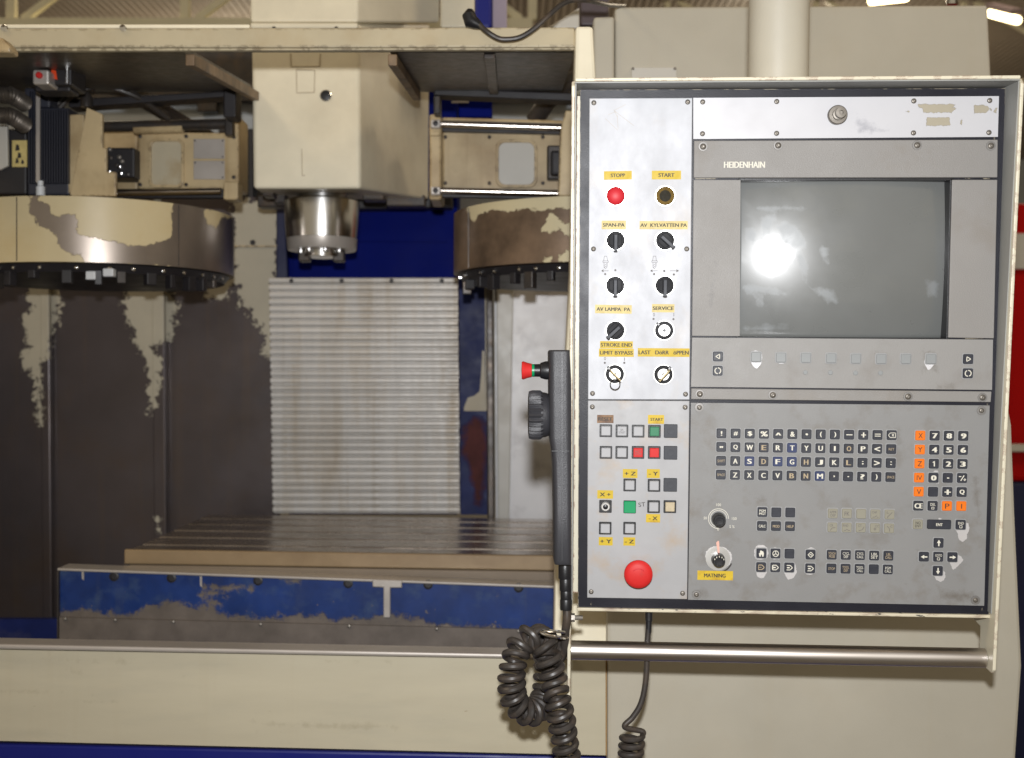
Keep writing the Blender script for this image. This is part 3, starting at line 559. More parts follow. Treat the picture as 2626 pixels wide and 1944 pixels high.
b = MB(); b.slab([(222, 275), (262, 292), (262, 378), (272, 380), (272, 440), (296, 440), (296, 503), (178, 503)], 2.45, .012); b.build('gusset_plate', M['cream_dirty'], mL, .002)
b = MB(); b.slab([(173, 294), (215, 292), (215, 495), (175, 495)], 2.5, .012); b.build('gusset_back', M['cream_dirty'], mL, .002)
b = MB(); b.lathe([(.012, 0), (.012, .02), (.006, .03)], at(222, 275, 2.46), (0, 0, 1), 12); b.build('stop_screw', M['darkmetal'], mL)
b = MB(); b.slab([(175, 254), (175, 276), (600, 246), (600, 232)], 2.6, .05); b.build('cross_bar', M['void'], mL, .003)
b = MB(); b.rect(572, 226, 604, 300, 2.58, .06); b.build('cross_bar_bracket', M['void'], mL, .004)
# carriage of the right magazine
b = MB(); b.slab([(1134, 300), (1134, 494), (1446, 494), (1446, 308)], 2.72, .06); b.build('carriage', M['cream_dirty'], mR, .005)
b = MB(); b.rect(1101, 292, 1132, 512, 2.66, .12); b.build('end_bracket', M['cream_dirty'], mR, .005)
for y in (317, 489):
    b = MB(); b.rect(1104, y - 11, 1130, y + 11, 2.645, .015); o = b.build('rod_clamp', M['plate'], mR, .003)
    b = MB(); b.lathe([(.006, 0), (.006, .004), (.003, .005)], at(1117, y, 2.645), (0, -1, 0), 10); b.build('bolt', M['void'], o)
for y in (342, 498):
    b = MB(); b.rect(1103, y - 6, 1128, y + 6, 2.652, .01); b.build('stop_block', M['cream_dirty'], mR, .002)
b = MB(); b.tube([at(1131, 318, 2.66), at(1442, 328, 2.66)], .0068, 14); b.build('guide_rod', M['rod'], mR)
b = MB(); b.slab([(1134, 308), (1134, 336), (1443, 343), (1443, 317)], 2.70, .018); b.build('rod_bed', M['void'], mR)
b = MB(); b.tube([at(1131, 489, 2.66), at(1432, 496, 2.66)], .0068, 14); b.build('guide_rod', M['rod'], mR)
b = MB(); b.slab([(1134, 480), (1134, 504), (1436, 510), (1436, 487)], 2.70, .018); b.build('rod_bed', M['void'], mR)
b = MB(); b.slab(rr_px(1278, 364, 1371, 474, 18), 2.716, .003); b.build('window_plate', M['grey_cream'], mR)
b = MB(); frame_px(b, rr_px(1271, 357, 1378, 481, 22), rr_px(1279, 365, 1370, 473, 17), 2.711, .0085); b.build('window_rim', M['cream_dirty'], mR, .0015)
b = MB(); b.rect(1403, 372, 1442, 460, 2.69, .03); o = b.build('gripper_block', M['darkmetal'], mR, .004)
b = MB(); b.rect(1412, 385, 1440, 448, 2.66, .028); b.build('valve', M['void'], o, .006)
b = MB(); b.slab([(1450, 283), (1438, 330), (1432, 503), (1530, 503), (1530, 283)], 2.45, .05); b.build('gusset_plate', M['cream_dirty'], mR, .003)
b = MB(); b.slab([(1112, 226), (1112, 243), (1475, 258), (1475, 238)], 2.6, .05); b.build('cross_bar', M['void'], mR, .003)
b = MB(); b.rect(1112, 244, 1130, 291, 2.61, .04); b.build('cross_bar_bracket', M['darkmetal'], mR, .003)
b = MB(); b.rect(1176, 256, 1262, 300, 3.0, .05); b.build('blue_cover', M['blue'], mR, .004)
b = MB(); b.rect(1158, 259, 1202, 263, 2.99, .008); b.build('trim_strip', M['plate'], mR)
b = MB(); b.tube([at(1370, 310, 2.85), at(1402, 262, 2.82), at(1450, 215, 2.75), at(1530, 180, 2.7)], .022, 12); b.build('hose', M['rubber'], mR)

for x, y in ((360, 350), (360, 474), (600, 352), (600, 455), (478, 350), (478, 474)):
    b = MB(); b.lathe([(.0045, 0), (.0045, .004), (.002, .005)], at(x, y, 2.699), (0, -1, 0), 6, False); b.build('bolt', M['darkmetal'], mL)
for x, y in ((1142, 352), (1142, 470), (1255, 352), (1255, 470), (1392, 352), (1392, 470)):
    b = MB(); b.lathe([(.0045, 0), (.0045, .004), (.002, .005)], at(x, y, 2.719), (0, -1, 0), 6, False); b.build('bolt', M['darkmetal'], mR)
for i, (xx, yy) in enumerate(((186, 196), (194, 204), (203, 210))):
    b = MB(); b.tube(curve_pts([at(xx - 60, yy + 80, 2.56), at(xx - 10, yy + 30, 2.56), at(xx + 60, yy + 12, 2.57), at(xx + 150, yy + 40, 2.6), at(xx + 230, yy + 95, 2.66)]), .006, 8); b.build('hose', M['rubber'], mL)
for x in (230, 320):
    b = MB(); b.lathe([(.017, 0), (.017, .012)], at(x, 214, 2.585), (1, 0, -.3), 14); b.build('hose_clip', M['darkmetal'], mL)

# servo motor, limit switch and hoses at the far left
sm = thing('servo_motor', at(120, 503, 2.5), 'black finned servo motor standing on the peeling tool drum', 'motor')
b = MB(); b.rect(70, 276, 178, 500, 2.50, .10); b.build('motor_body', M['fin'], sm, .004)
for k in range(16):
    x = 73 + k * 6.6; b = MB(); b.rect(x, 280 if x > 95 else 232, x + 2.6, 470, 2.488, .0118); b.build('cooling_fin', M['fin'], sm)
b = MB(); b.rect(92, 228, 102, 468, 2.484, .004); b.build('bright_strip', M['plate'], sm)
b = MB(); b.rect(62, 225, 128, 275, 2.51, .08); b.build('motor_cap', M['fin'], sm, .004)
b = MB(); b.lathe([(.009, 0), (.009, .018), (.006, .02), (.006, .03)], at(104, 502, 2.44), (0, 0, 1), 12); b.build('grease_nipple', M['white_plastic'], sm)
b = MB(); b.rect(-60, 330, 68, 498, 2.52, .1); o = b.build('terminal_box', M['void'], sm, .004)
b = MB(); b.rect(31, 360, 69, 428, 2.517, .0028); o = b.build('warning_label', M['yellow_pale'], sm)
for x, y, s_ in ((45, 378, 9), (50, 398, 8), (44, 412, 7), (58, 415, 6)):
    b = MB(); b.slab([(x - s_ * .4, y - s_), (x - s_ * .7, y + s_), (x + s_ * .6, y + s_ * .8), (x + s_ * .4, y - s_ * .6)], 2.5166, .0003); b.build('printed_mark', M['ink_black'], o)
b = MB(); b.slab([(-60, 320), (18, 320), (20, 425), (0, 435), (-60, 435)], 2.505, .01); b.build('side_plate', M['grey_cream'], sm, .002)

ls = thing('limit_switch', at(120, 235, 2.3), 'small grey limit switch with red lens under the beam', 'switch')
b = MB(); b.rect(83, 178, 125, 216, 2.25, .05); b.build('switch_body', M['plate'], ls, .004)
b = MB(); b.lathe([(.006, 0), (.006, .006), (.003, .009)], at(102, 194, 2.25), (0, -1, 0), 16); b.build('lens', M['red'], ls)
b = MB(); b.rect(129, 134, 183, 218, 2.28, .08); o = b.build('mounting_block', M['void'], ls, .004)
b = MB(); b.slab([(131, 179), (143, 181), (147, 204), (134, 201)], 2.2775, .002); b.build('orange_label', M['orange_label'], o)
b = MB(); b.tube([at(172, 144, 2.27), at(172, 215, 2.27)], .003, 8); b.build('rod', M['chrome'], ls)
b = MB(); b.rect(88, 217, 180, 234, 2.3, .05); b.build('support_arm', M['void'], ls, .004)

for i, (y, lab) in enumerate(((246, 'upper ribbed metal hose beside the black motor'), (300, 'lower ribbed metal hose beside the black motor'))):
    b = MB(); pts = curve_pts([at(-120, y - 4, 2.42), at(0, y - 3, 2.42), at(30, y, 2.43), at(66, y + 22, 2.47)], 16)
    b.tube(pts, [.016 + .0022 * (k % 2) for k in range(len(pts))], 12); tag(b.build('metal_hose', M['hose'], None), lab, 'hose', 'metal hoses by the motor')
for i, (dy, lab) in enumerate(((0, 'upper of two black cables arching behind the motor'), (14, 'lower of two black cables arching behind the motor'))):
    b = MB(); b.tube(curve_pts([at(135, 262 + dy, 2.62), at(170, 232 + dy, 2.62), at(240, 212 + dy, 2.64), at(320, 222 + dy, 2.7), at(390, 262 + dy, 2.8), at(470, 310 + dy, 2.95), at(540, 350 + dy, 3.0)]), .014, 12)
    tag(b.build('black_cable', M['rubber']), lab, 'cable', 'cables behind the motor')

# ---------------------------------------------------------------- cabinet and boxes above the panel
cab = thing('control_cabinet', at(2060, 1000, 2.3), 'large plain beige cabinet behind the control panel post', 'cabinet')
b = MB(); f4 = [at(x, y, 2.25) for x, y in ((1577, 17), (1577, 700), (2566, 700), (2534, 12))]; b.prism(f4, (0, .35, 0)); b.build('cabinet_body', M['cream_plain'], cab, .006, 3)
b = MB(); b.slab([(1522, 43), (1522, 700), (1576, 700), (1576, 41)], 2.24, .3); b.build('cabinet_step', M['cream_plain'], cab, .006, 3)
b = MB(); b.rect(1620, 173, 1735, 230, 2.244, .0055); o = b.build('name_plate', M['grey_cream'], cab, .001)
for x in (1623, 1731):
    b = MB(); b.lathe([(.003, 0), (.0025, .002)], at(x, 176, 2.244), (0, -1, 0), 8); b.build('rivet', M['screw'], o)
b = MB(); b.lathe([(.012, 0), (.012, .01), (.004, .014)], at(2440, 13, 2.4), (0, 0, 1), 12); b.build('cabinet_bolt', M['chrome'], cab)
zc = f4[1].z; b = MB(); b.box((at(1540, 0, 2.3).x, 2.30, at(0, 2031, 1.97).z - .3), (at(2540, 0, 2.3).x, 2.6, zc)); b.build('cabinet_base', M['cream_plain'], cab)

b = MB(); b.rect(1489, -120, 1562, 64, 2.4, .12); tag(b.build('junction_box', M['plum'], None, .004), 'dark plum junction box above the end of the beam', 'junction box')
bc = thing('lifting_column', at(1240, 72, 2.75), 'short blue column with a lilac side panel rising behind the beam', 'column')
b = MB(); b.rect(1217, -200, 1262, 72, 2.7, .1); b.build('column_front', M['blue_base'], bc, .008)
b = MB(); b.rect(1263, -200, 1300, 72, 2.74, .1); b.build('column_side', M['lilac'], bc, .002)
b = MB(); b.slab([(1400, 72), (1486, 18), (1486, 72)], 2.35, .02); tag(b.build('gusset', M['grey_cream'], None, .003), 'small pale triangular gusset above the beam end', 'bracket')

pc = thing('power_cord', at(1215, 66, 1.96), 'thin black power cord with plug hanging over the front of the beam', 'cord')
b = MB(); b.tube(curve_pts([at(1225, 58, 1.975), at(1245, 78, 1.965), at(1275, 97, 1.965), at(1300, 101, 1.965), at(1335, 95, 1.965), at(1372, 72, 1.965), at(1405, 42, 1.965), at(1440, 12, 1.97), at(1470, 1, 1.98), at(1510, 2, 2.0), at(1560, 12, 2.1), at(1600, 14, 2.3)]), .0042, 10); b.build('cable', M['rubber'], pc)
b = MB(); b.tube([at(1206, 30, 1.985), at(1203, 40, 1.98), at(1208, 56, 1.98), at(1222, 61, 1.976), at(1234, 68, 1.972)], [.007, .0115, .0125, .009, .005], 14); b.build('plug', M['black'], pc)

# ---------------------------------------------------------------- control panel (its own tilted frame: x right, y up, z towards the viewer)
QC = [at(px_, py_, d_) for (px_, py_), d_ in zip(((1511.4, 252), (2561.8, 246.5), (2523.8, 1553.5), (1505.7, 1533.2)), (1.59144587, 1.55926541, 1.60855413, 1.64073459))]
U = ((QC[1] - QC[0]) + (QC[2] - QC[3])).normalized(); V = ((QC[0] - QC[3]) + (QC[1] - QC[2])); V = (V - U * V.dot(U)).normalized(); NN = U.cross(V)
PO = sum(QC, Vector()) / 4
PM = Matrix(((U.x, V.x, NN.x, PO.x), (U.y, V.y, NN.y, PO.y), (U.z, V.z, NN.z, PO.z), (0, 0, 0, 1))); PI = PM.inverted()
panel = bpy.data.objects.new('operator_console', None); COL.objects.link(panel); panel.matrix_world = PM; panel['kind'] = 'thing'
tag(panel, 'large grey and silver machine control panel with monitor, keyboard and rows of switches', 'control panel')
OC = PI @ Vector((0, 0, H)); PI3 = PI.to_3x3()
def pu(px_, py_, w_=0.):                            # a photo point on the panel plane raised by w_
    dv = PI3 @ (at(px_, py_, 1.) - Vector((0, 0, H))); return OC + dv * ((w_ - OC.z) / dv.z)
def pside(px_, py_, u_):                            # a photo point on the upright plane x = u_
    dv = PI3 @ (at(px_, py_, 1.) - Vector((0, 0, H))); return OC + dv * ((u_ - OC.x) / dv.x)
MM = 1.6 / F                                        # metres per photo pixel on the panel
def pslab(b, pxs, w_, t): b.prism([pu(x, y, w_) for x, y in pxs], (0, 0, -t))
def pplate(name, pxs, m_, w_=0., t=.003, parent=panel, bevel=.0008):
    b = MB(); pslab(b, pxs, w_, t); return b.build(name, m_, parent, bevel)
def prism_rr(b, hw, hh, r, z0, z1, ch=0., n=4):     # rounded rectangle block with a chamfered top
    def ring(dx, z):
        o_ = []
        for sx, sy, a0 in ((1, 1, 0), (-1, 1, 90), (-1, -1, 180), (1, -1, 270)):
            for k in range(n + 1):
                a = R(a0 + 90 * k / n); rr_ = max(r - dx, .0001)
                o_.append((sx * (hw - r) + rr_ * math.cos(a), sy * (hh - r) + rr_ * math.sin(a), z))
        return o_
    rings = [ring(0, z0), ring(0, z1 - ch)] + ([ring(ch, z1)] if ch else [])
    m_ = len(rings[0]); vs = sum(rings, []); fs = [tuple(range(m_ - 1, -1, -1)), tuple((len(rings) - 1) * m_ + k for k in range(m_))]
    for i in range(len(rings) - 1): fs += [(i * m_ + k, i * m_ + (k + 1) % m_, (i + 1) * m_ + (k + 1) % m_, (i + 1) * m_ + k) for k in range(m_)]
    b.add(vs, fs)

# --- lettering
TXT = {}
def text_mesh(body, m_, bold=.006, sp=1.0):
    k = (body, m_.name, bold, sp)
    if k not in TXT:
        cu = bpy.data.curves.new('lettering', 'FONT'); cu.body = body; cu.size = 1; cu.offset = 0; cu.align_x = 'CENTER'; cu.extrude = .02; cu.resolution_u = 3; cu.space_line = .85; cu.space_character = sp
        o_ = bpy.data.objects.new('lettering', cu); COL.objects.link(o_); bpy.context.view_layer.update()
        me = bpy.data.meshes.new_from_object(o_.evaluated_get(bpy.context.evaluated_depsgraph_get())); bpy.data.objects.remove(o_)
        co = np.array([v.co[:] for v in me.vertices]); lo, hi = co.min(0), co.max(0)
        me.transform(Matrix.Translation((-(lo[0] + hi[0]) / 2, -(lo[1] + hi[1]) / 2, 0))); me.materials.clear(); me.materials.append(m_); me.name = 'lettering'
        if bold > 0:                                # heavier strokes: shifted copies stepped in height
            bm = bmesh.new()
            for q, dx_ in enumerate((0., -bold * 2.6, bold * 2.6)):
                m3 = me.copy(); m3.transform(Matrix.Translation((dx_, 0, .012 * q))); bm.from_mesh(m3); bpy.data.meshes.remove(m3)
            bm.to_mesh(me); bm.free()
        TXT[k] = (me, hi[0] - lo[0], hi[1] - lo[1])
    return TXT[k]
def text(body, m_, parent, loc, wid, hgt, bold=.012, sp=1.0, rot=0.):
    me, tw, th = text_mesh(body, m_, bold, sp); o_ = put('lettering', me, parent, loc=loc)
    o_.scale = (wid / tw, hgt / th, .01); o_.rotation_euler = (0, 0, rot); return o_

# --- housing
LIPW = .050
uL, uR = pu(1466, 205, LIPW).x, pu(2629, 200, LIPW).x
vT = pu(1500, 199, LIPW).y; vB = pu(2000, 1558, 0).y
lowL, lowR = pside(1474, 1698, uL), pside(2560, 1736, uR)
def side(name, u0, u1, low_):
    b = MB(); w_low = max(.006, min(.02, low_.z))
    b.prism([(u0, vT - .010, LIPW - .002), (u0, vT - .003, LIPW - .010), (u0, vT, LIPW - .03), (u0, vT, -.16), (u0, vB - .02, -.16), (u0, vB - .03, -.035), (u0, low_.y, -.035), (u0, low_.y, w_low - .006), (u0, low_.y + .006, w_low)], (u1 - u0, 0, 0)); return b.build(name, M['lip'], panel, .0012)
side('side_plate', uL, uL + .0045, lowL); side('side_plate', uR - .0045, uR, lowR)
b = MB(); b.prism([(uL + .0047, vT, LIPW - .002), (uL + .0047, vT, -.16), (uL + .0047, vT - .0045, -.16), (uL + .0047, vT - .0045, LIPW - .002)], (uR - uL - .0094, 0, 0)); b.build('hood', M['lip'], panel, .0012)
b = MB(); b.prism([(uL + .0047, vT - .0047, LIPW - .004), (uL + .0047, vT - .0047, -.012), (uL + .0047, vT - .0062, -.012), (uL + .0047, vT - .0062, LIPW - .004)], (uR - uL - .0094, 0, 0)); b.build('hood_lining', M['hood'], panel)
for u0, s_ in ((uL + .0047, 1), (uR - .0047, -1)):
    wl = .010
    b = MB(); b.prism([(u0, vT - .0064, LIPW - .006), (u0, vT - .0064, -.012), (u0, vB, -.012), (u0, vB, wl)], (s_ * .0014, 0, 0)); b.build('side_lining', M['hood'], panel)
b = MB(); b.box((uL + .0065, vB + .001, -.15), (uR - .0065, vT - .0066, -.055)); b.build('housing_box', M['lip'], panel)
# black gasket behind the plates, chipped lower edge
g0 = pu(1489, 230, -.004); g1 = pu(2578, 228, -.004); 
for q in ([(1488, 230), (1482, 1558), (1515, 1558.6), (1519, 230)], [(1519, 230), (1518.3, 458), (2548, 458), (2553, 226.4)], [(1518.3, 458), (1517, 868), (1892, 868), (1896, 458)], [(2444, 458), (2434, 868), (2537, 868), (2548, 458)], [(1517, 868), (1515, 1558.6), (2518, 1576.5), (2537, 868)], [(2553, 226.4), (2518, 1576.5), (2546, 1577), (2579, 226)]):
    pplate('gasket', q, M['gasket'], -.0032, .010, bevel=0)

pplate('lower_lip', [(1480, 1559), (1480, 1567), (2549, 1586), (2549, 1578)], M['lip_worn'], .0015, .02, bevel=.001)

# --- face plates
def pgrid(name, q, m_, polys, nx, ny, w_=0., t=.003):
    b = MB()
    def fn(u, v):
        x = (q[0][0] * (1 - u) + q[1][0] * u) * (1 - v) + (q[3][0] * (1 - u) + q[2][0] * u) * v
        y = (q[0][1] * (1 - u) + q[1][1] * u) * (1 - v) + (q[3][1] * (1 - u) + q[2][1] * u) * v
        return pu(x, y, w_)
    b.grid(fn, nx, ny, (0, 0, -t)); o_ = b.build(name, m_, panel); wear(o_, polys, mat=PM); return o_
switch_plate = pplate('switch_plate', [(1511.4, 252), (1507.7, 1024.5), (1768.4, 1025.2), (1775.8, 251)], M['alu'])
button_plate = pplate('button_plate', [(1507.5, 1027), (1505.7, 1533.2), (1762.5, 1537), (1768.3, 1028)], M['alu_low'])
z4 = lambda p: Z(1966, 0, 3.177, p)
remn = [z4([(1230, 855), (1275, 848), (1550, 850), (1500, 880), (1545, 880), (1505, 918), (1280, 915), (1270, 880), (1240, 875)]), z4([(1690, 855), (1795, 858), (1815, 890), (1790, 920), (1690, 922)]), z4([(1305, 955), (1490, 957), (1492, 1022), (1300, 1026)]), z4([(1575, 1010), (1592, 965), (1592, 1025)]), z4([(1110, 910), (1165, 905), (1165, 915)]), z4([(1822, 880), (1838, 905), (1826, 908)]), z4([(1860, 890), (1875, 880), (1875, 925), (1845, 920)])]
top_plate = pgrid('connector_plate', [(1778, 251), (2561.8, 246.5), (2559, 351), (1778, 356.5)], M['alu_top'], remn, 260, 36)
wear(top_plate, [z4([(725, 1000), (760, 970), (840, 1000), (1000, 1060), (940, 1090), (830, 1100), (740, 1110), (720, 1060)]), z4([(728, 905), (745, 905), (742, 970), (732, 970)])], name='stain', mat=PM)
bez = [pplate('monitor_frame', q, M['bezel'], .002, .005) for q in (
    [(1780, 361), (1779, 456), (2558, 455), (2559, 358)],
    [(2442, 461), (2432, 866), (2549, 868), (2558, 461)])]
bzl = pgrid('monitor_frame', [(1779, 462), (1899, 462), (1897, 862), (1775, 861)], M['bezel_scuff'], [], 24, 80, .002, .005); wear(bzl, [[(1826, 668), (1836, 664), (1832, 700), (1840, 740), (1826, 800), (1818, 770), (1822, 710)]], name='stain', mat=PM)
pc1 = lambda p: Z(1760, 860, 4.86, p); pc2 = lambda p: Z(2100, 860, 4.243, p)
soft = pgrid('softkey_plate', [(1775, 866), (2546.6, 871), (2544, 1000), (1772, 992)], M['softplate'],
    [pc1([(800, 205), (850, 190), (905, 200), (945, 240), (940, 330), (925, 370), (875, 415), (835, 390), (803, 330)]), pc1([(1112, 320), (1240, 330), (1215, 352), (1150, 350)]), pc2([(1165, 215), (1200, 188), (1250, 200), (1280, 250), (1262, 310), (1195, 385), (1145, 305)])], 240, 44, .002, .005)
wear(soft, [pc1([(790, 180), (950, 180), (960, 420), (800, 420)]), pc1([(1100, 200), (1250, 200), (1250, 370), (1100, 370)]), pc2([(600, 170), (750, 170), (745, 330), (610, 330)]), pc2([(1110, 160), (1310, 160), (1300, 420), (1120, 420)]), pc2([(1290, 530), (1480, 510), (1470, 580), (1280, 585)]), pc1([(1720, 200), (1900, 210), (1880, 400), (1740, 390)])], name='stain', mat=PM)
strip = pplate('joint_strip', [(1773, 996), (1772, 1024), (2541, 1031.5), (2543, 1004)], M['bezel'], .001, .004)
kz = lambda p: Z(2270, 1290, 6.118, p); kl = lambda p: Z(1760, 1260, 6.883, p); km = lambda p: Z(2060, 1260, 6.882, p)
chips = [kz([(1100, 410), (1255, 300), (1300, 320), (1320, 390), (1310, 450), (1285, 490), (1280, 570), (1210, 610), (1150, 560), (1140, 480)]),
    kz([(1010, 920), (1130, 800), (1180, 830), (1225, 890), (1190, 940), (1100, 1030), (1065, 1045)]), kz([(765, 1130), (900, 1050), (935, 1080), (945, 1160), (920, 1215), (860, 1240), (800, 1205)]),
    kl([(1230, 970), (1300, 945), (1360, 945), (1430, 1000), (1450, 1080), (1420, 1180), (1330, 1210), (1230, 1200), (1200, 1140), (1200, 1060)]),
    kl([(1215, 1260), (1415, 1260), (1415, 1440), (1370, 1525), (1320, 1540), (1260, 1510), (1225, 1420)]), kl([(1720, 1250), (1920, 1270), (1950, 1420), (1900, 1530), (1790, 1560), (1740, 1470), (1715, 1380)]),
    kl([(1485, 1010), (1570, 985), (1660, 1020), (1660, 1195), (1540, 1195)]), km([(40, 1040), (120, 985), (205, 1010), (215, 1200), (40, 1210)]), km([(45, 1440), (175, 1440), (150, 1470), (60, 1470)]),
    kl([(330, 1160), (350, 1060), (430, 985), (560, 965), (700, 1000), (790, 1090), (810, 1190), (770, 1290), (700, 1340), (500, 1350), (380, 1280)]),
    [(2394, 1208), (2406, 1207), (2408, 1240), (2402, 1242)], kz([(835, 235), (870, 240), (905, 255), (835, 258)]), kz([(840, 405), (880, 405), (860, 425)])]
kb = pgrid('keyboard_plate', [(1772, 1033), (2538, 1040), (2523.8, 1553.5), (1764.5, 1538)], M['keyplate'], chips, 300, 200)

wear(kb, [kl([(1215, 90), (1440, 90), (1440, 260), (1215, 260)]), kz([(500, 720), (560, 720), (540, 900), (640, 980), (600, 1010), (480, 930)]), kz([(400, 0), (440, 0), (430, 150), (400, 150)]), [(2490, 1225), (2512, 1215), (2522, 1300), (2508, 1340), (2492, 1290)], kz([(800, 1290), (900, 1330), (1250, 1330), (1450, 1350), (1400, 1560), (1000, 1600), (860, 1500), (830, 1380)]), kz([(250, 1275), (310, 1275), (440, 1280), (460, 1298), (350, 1285)]), kl([(1200, 850), (1400, 850), (1400, 900), (1200, 920)]), kl([(230, 1100), (300, 1000), (330, 1100), (300, 1250)]), km([(180, 1000), (300, 1050), (260, 1250), (200, 1260)]), [(1772, 1520), (1800, 1500), (1830, 1530), (1800, 1545)], [(2270, 1095), (2312, 1095), (2312, 1140), (2290, 1138)]], name='stain', mat=PM)

# --- monitor glass: gently domed tube face set back behind the frame
sq = [pu(*p, -.008) for p in ((1893, 455), (2447, 454), (2438, 871), (1888, 869))]
b = MB(); nx, ny = 40, 32; cu_, cv_ = sum(p.x for p in sq) / 4, sum(p.y for p in sq) / 4; RAD = .62
def crt(u, v):
    p = (sq[0] * (1 - u) + sq[1] * u) * (1 - v) + (sq[3] * (1 - u) + sq[2] * u) * v
    d2 = (p.x - cu_) ** 2 + (p.y - cv_) ** 2; return Vector((p.x, p.y, -.0035 - (RAD - math.sqrt(RAD * RAD - d2))))
b.grid(crt, nx, ny, (0, 0, -.02)); o = b.build('monitor_screen', M['glass'], panel); o.data.polygons.foreach_set('use_smooth', [True] * (nx * ny) + [False] * (len(o.data.polygons) - nx * ny))
gz = lambda p: Z(1860, 440, 3.6, p)
wear(o, [gz(q) for q in ([(190, 520), (260, 515), (290, 600), (250, 660), (200, 650)], [(345, 430), (480, 390), (400, 580), (340, 600)], [(160, 1070), (240, 1050), (400, 1075), (560, 1130), (360, 1115), (200, 1135)], [(655, 750), (715, 760), (755, 950), (735, 1045), (700, 900)], [(780, 1090), (1000, 1080), (1030, 1200), (940, 1220), (870, 1130)], [(470, 500), (560, 470), (700, 560), (760, 700), (640, 720), (520, 620)], [(300, 340), (560, 320), (740, 350), (560, 352)], [(870, 690), (940, 690), (945, 860), (900, 820)], [(290, 1130), (340, 1130), (350, 1240), (310, 1250)], [(1850, 1000), (1950, 1000), (1960, 1150), (1870, 1150)], [(160, 1430), (600, 1420), (590, 1450), (160, 1455)])], mat=PM)
# thin dark frame round the glass
for q in ([(1893, 457), (1893, 463.5), (2447, 462.5), (2447, 456)], [(1888, 864), (1888, 870), (2437, 873), (2437, 868)], [(2437, 457), (2427, 872), (2437, 872), (2447, 457)], [(1893, 458), (1888, 868), (1893, 868), (1899, 458)]):
    pplate('monitor_gasket', q, M['black'], -.0005, .03, bevel=.0004)
text('HEIDENHAIN', M['ink_white'], bez[0], pu(1909, 422.5, .00206), 102 * MM, 15.5 * MM, .016)

# --- screws
def screw_mesh(r, m_):
    b = MB(); b.lathe([(r, 0), (r * .98, .0008), (r * .72, .0018), (r * .40, .0021), (r * .36, .0010), (.0003, .0008)], n=16); me = b.mesh('screw', m_); return me
SC, SC2 = screw_mesh(.0034, M['screw']), screw_mesh(.0042, M['screw'])
WS = MB(); WS.lathe([(.0062, 0), (.0060, .0009), (.0040, .0010)], n=20); WSm = WS.mesh('washer', M['wash'])
for pts, par, w_, me in (
    ([(1523, 263.7), (1763.6, 261.7), (1522, 638.5), (1761, 638.5), (1519.5, 1009), (1758, 1011)], switch_plate, 0, SC), ([(1519, 1043.5), (1757, 1044.5), (1516, 1517.5), (1750.5, 1521.5)], button_plate, 0, SC),
    ([(1802, 261.5), (1801.5, 343), (1991.8, 260.5), (1991.5, 342), (2343.5, 259), (2342.5, 341), (2538, 258), (2536, 340)], top_plate, 0, SC), ([(1803, 376), (1995.5, 373), (2352, 372.5), (2541, 374)], bez[0], .002, SC2),
    ([(1794.6, 1010.6), (1981.8, 1013), (2328.6, 1017), (2519.5, 1019.5)], strip, .001, SC2), ([(1793.5, 1045), (2517, 1053), (1786, 1525), (2501.6, 1539)], kb, 0, SC)):
    for i, (x, y) in enumerate(pts):
        if par in (bez[0], strip, kb): put('washer', WSm, par, loc=pu(x, y, w_))
        put('screw', me, par, loc=pu(x, y, w_ + (.0006 if par in (bez[0], strip, kb) else 0)), rot=(0, 0, random.uniform(0, 3)))
# connector stub on the top plate
p = pu(2146, 296, 0); b = MB(); b.lathe([(.0125, 0), (.0125, .007), (.0115, .008), (.0075, .0082), (.0075, .014), (.0055, .0145), (.0055, .022), (.0066, .0222), (.0066, .027), (.003, .0272), (.003, .022)], p, (0, 0, 1), 28); b.build('connector', M['screw'], panel)

# --- keys
def key_block(hw, hh, name, m_):
    b = MB(); prism_rr(b, hw, hh, .0016, -.0015, .0026, .0007); return b.mesh(name, m_)
KH = 12.4 * MM
KM = {k: key_block(KH, KH, 'key', M[k]) for k in ('key', 'key_blue', 'key_orange', 'key_grey', 'key_soft')}
RIMB = MB(); prism_rr(RIMB, KH + .0012, KH + .0012, .0022, 0, .0005, .0003); RIM = RIMB.mesh('key_rim', M['softplate'])
rim_mat = mat('key_surround', (.30, .30, .30), .5, var=.05); RIM.materials[0] = rim_mat
def key(px_, py_, body=None, kind='key', ink='ink_white', w_=0., tw=11.5, th=12.5, bold=.010, me=None, rim=True):
    o_ = put('key', me or KM[kind], panel, loc=pu(px_, py_, w_)); T = .00262
    if rim and me is None: put('key_rim', RIM, o_, loc=(0, 0, 0))
    if body: text(body, M[ink], o_, (0, 0, T), tw * MM, th * MM, bold)
    return o_
def lines(o_, segs, ink='ink_white', wd=1.6, z=.00262):   # printed strokes in photo pixels about the key centre
    b = MB()
    for x0, y0, x1, y1 in segs:
        a, c = Vector((x0 * MM, -y0 * MM, z)), Vector((x1 * MM, -y1 * MM, z)); dd = (c - a).normalized(); nn_ = Vector((-dd.y, dd.x, 0)) * wd * MM / 2
        b.prism([a - nn_, c - nn_, c + nn_, a + nn_], (0, 0, .0002))
    return b.build('printed_symbol', M[ink], o_)
def fillpoly(o_, pts, ink='ink_white', z=.00262):
    b = MB(); b.prism([(x * MM, -y * MM, z) for x, y in pts], (0, 0, .0002)); return b.build('printed_symbol', M[ink], o_)
def lerp(a, c, t): return a + (c - a) * t
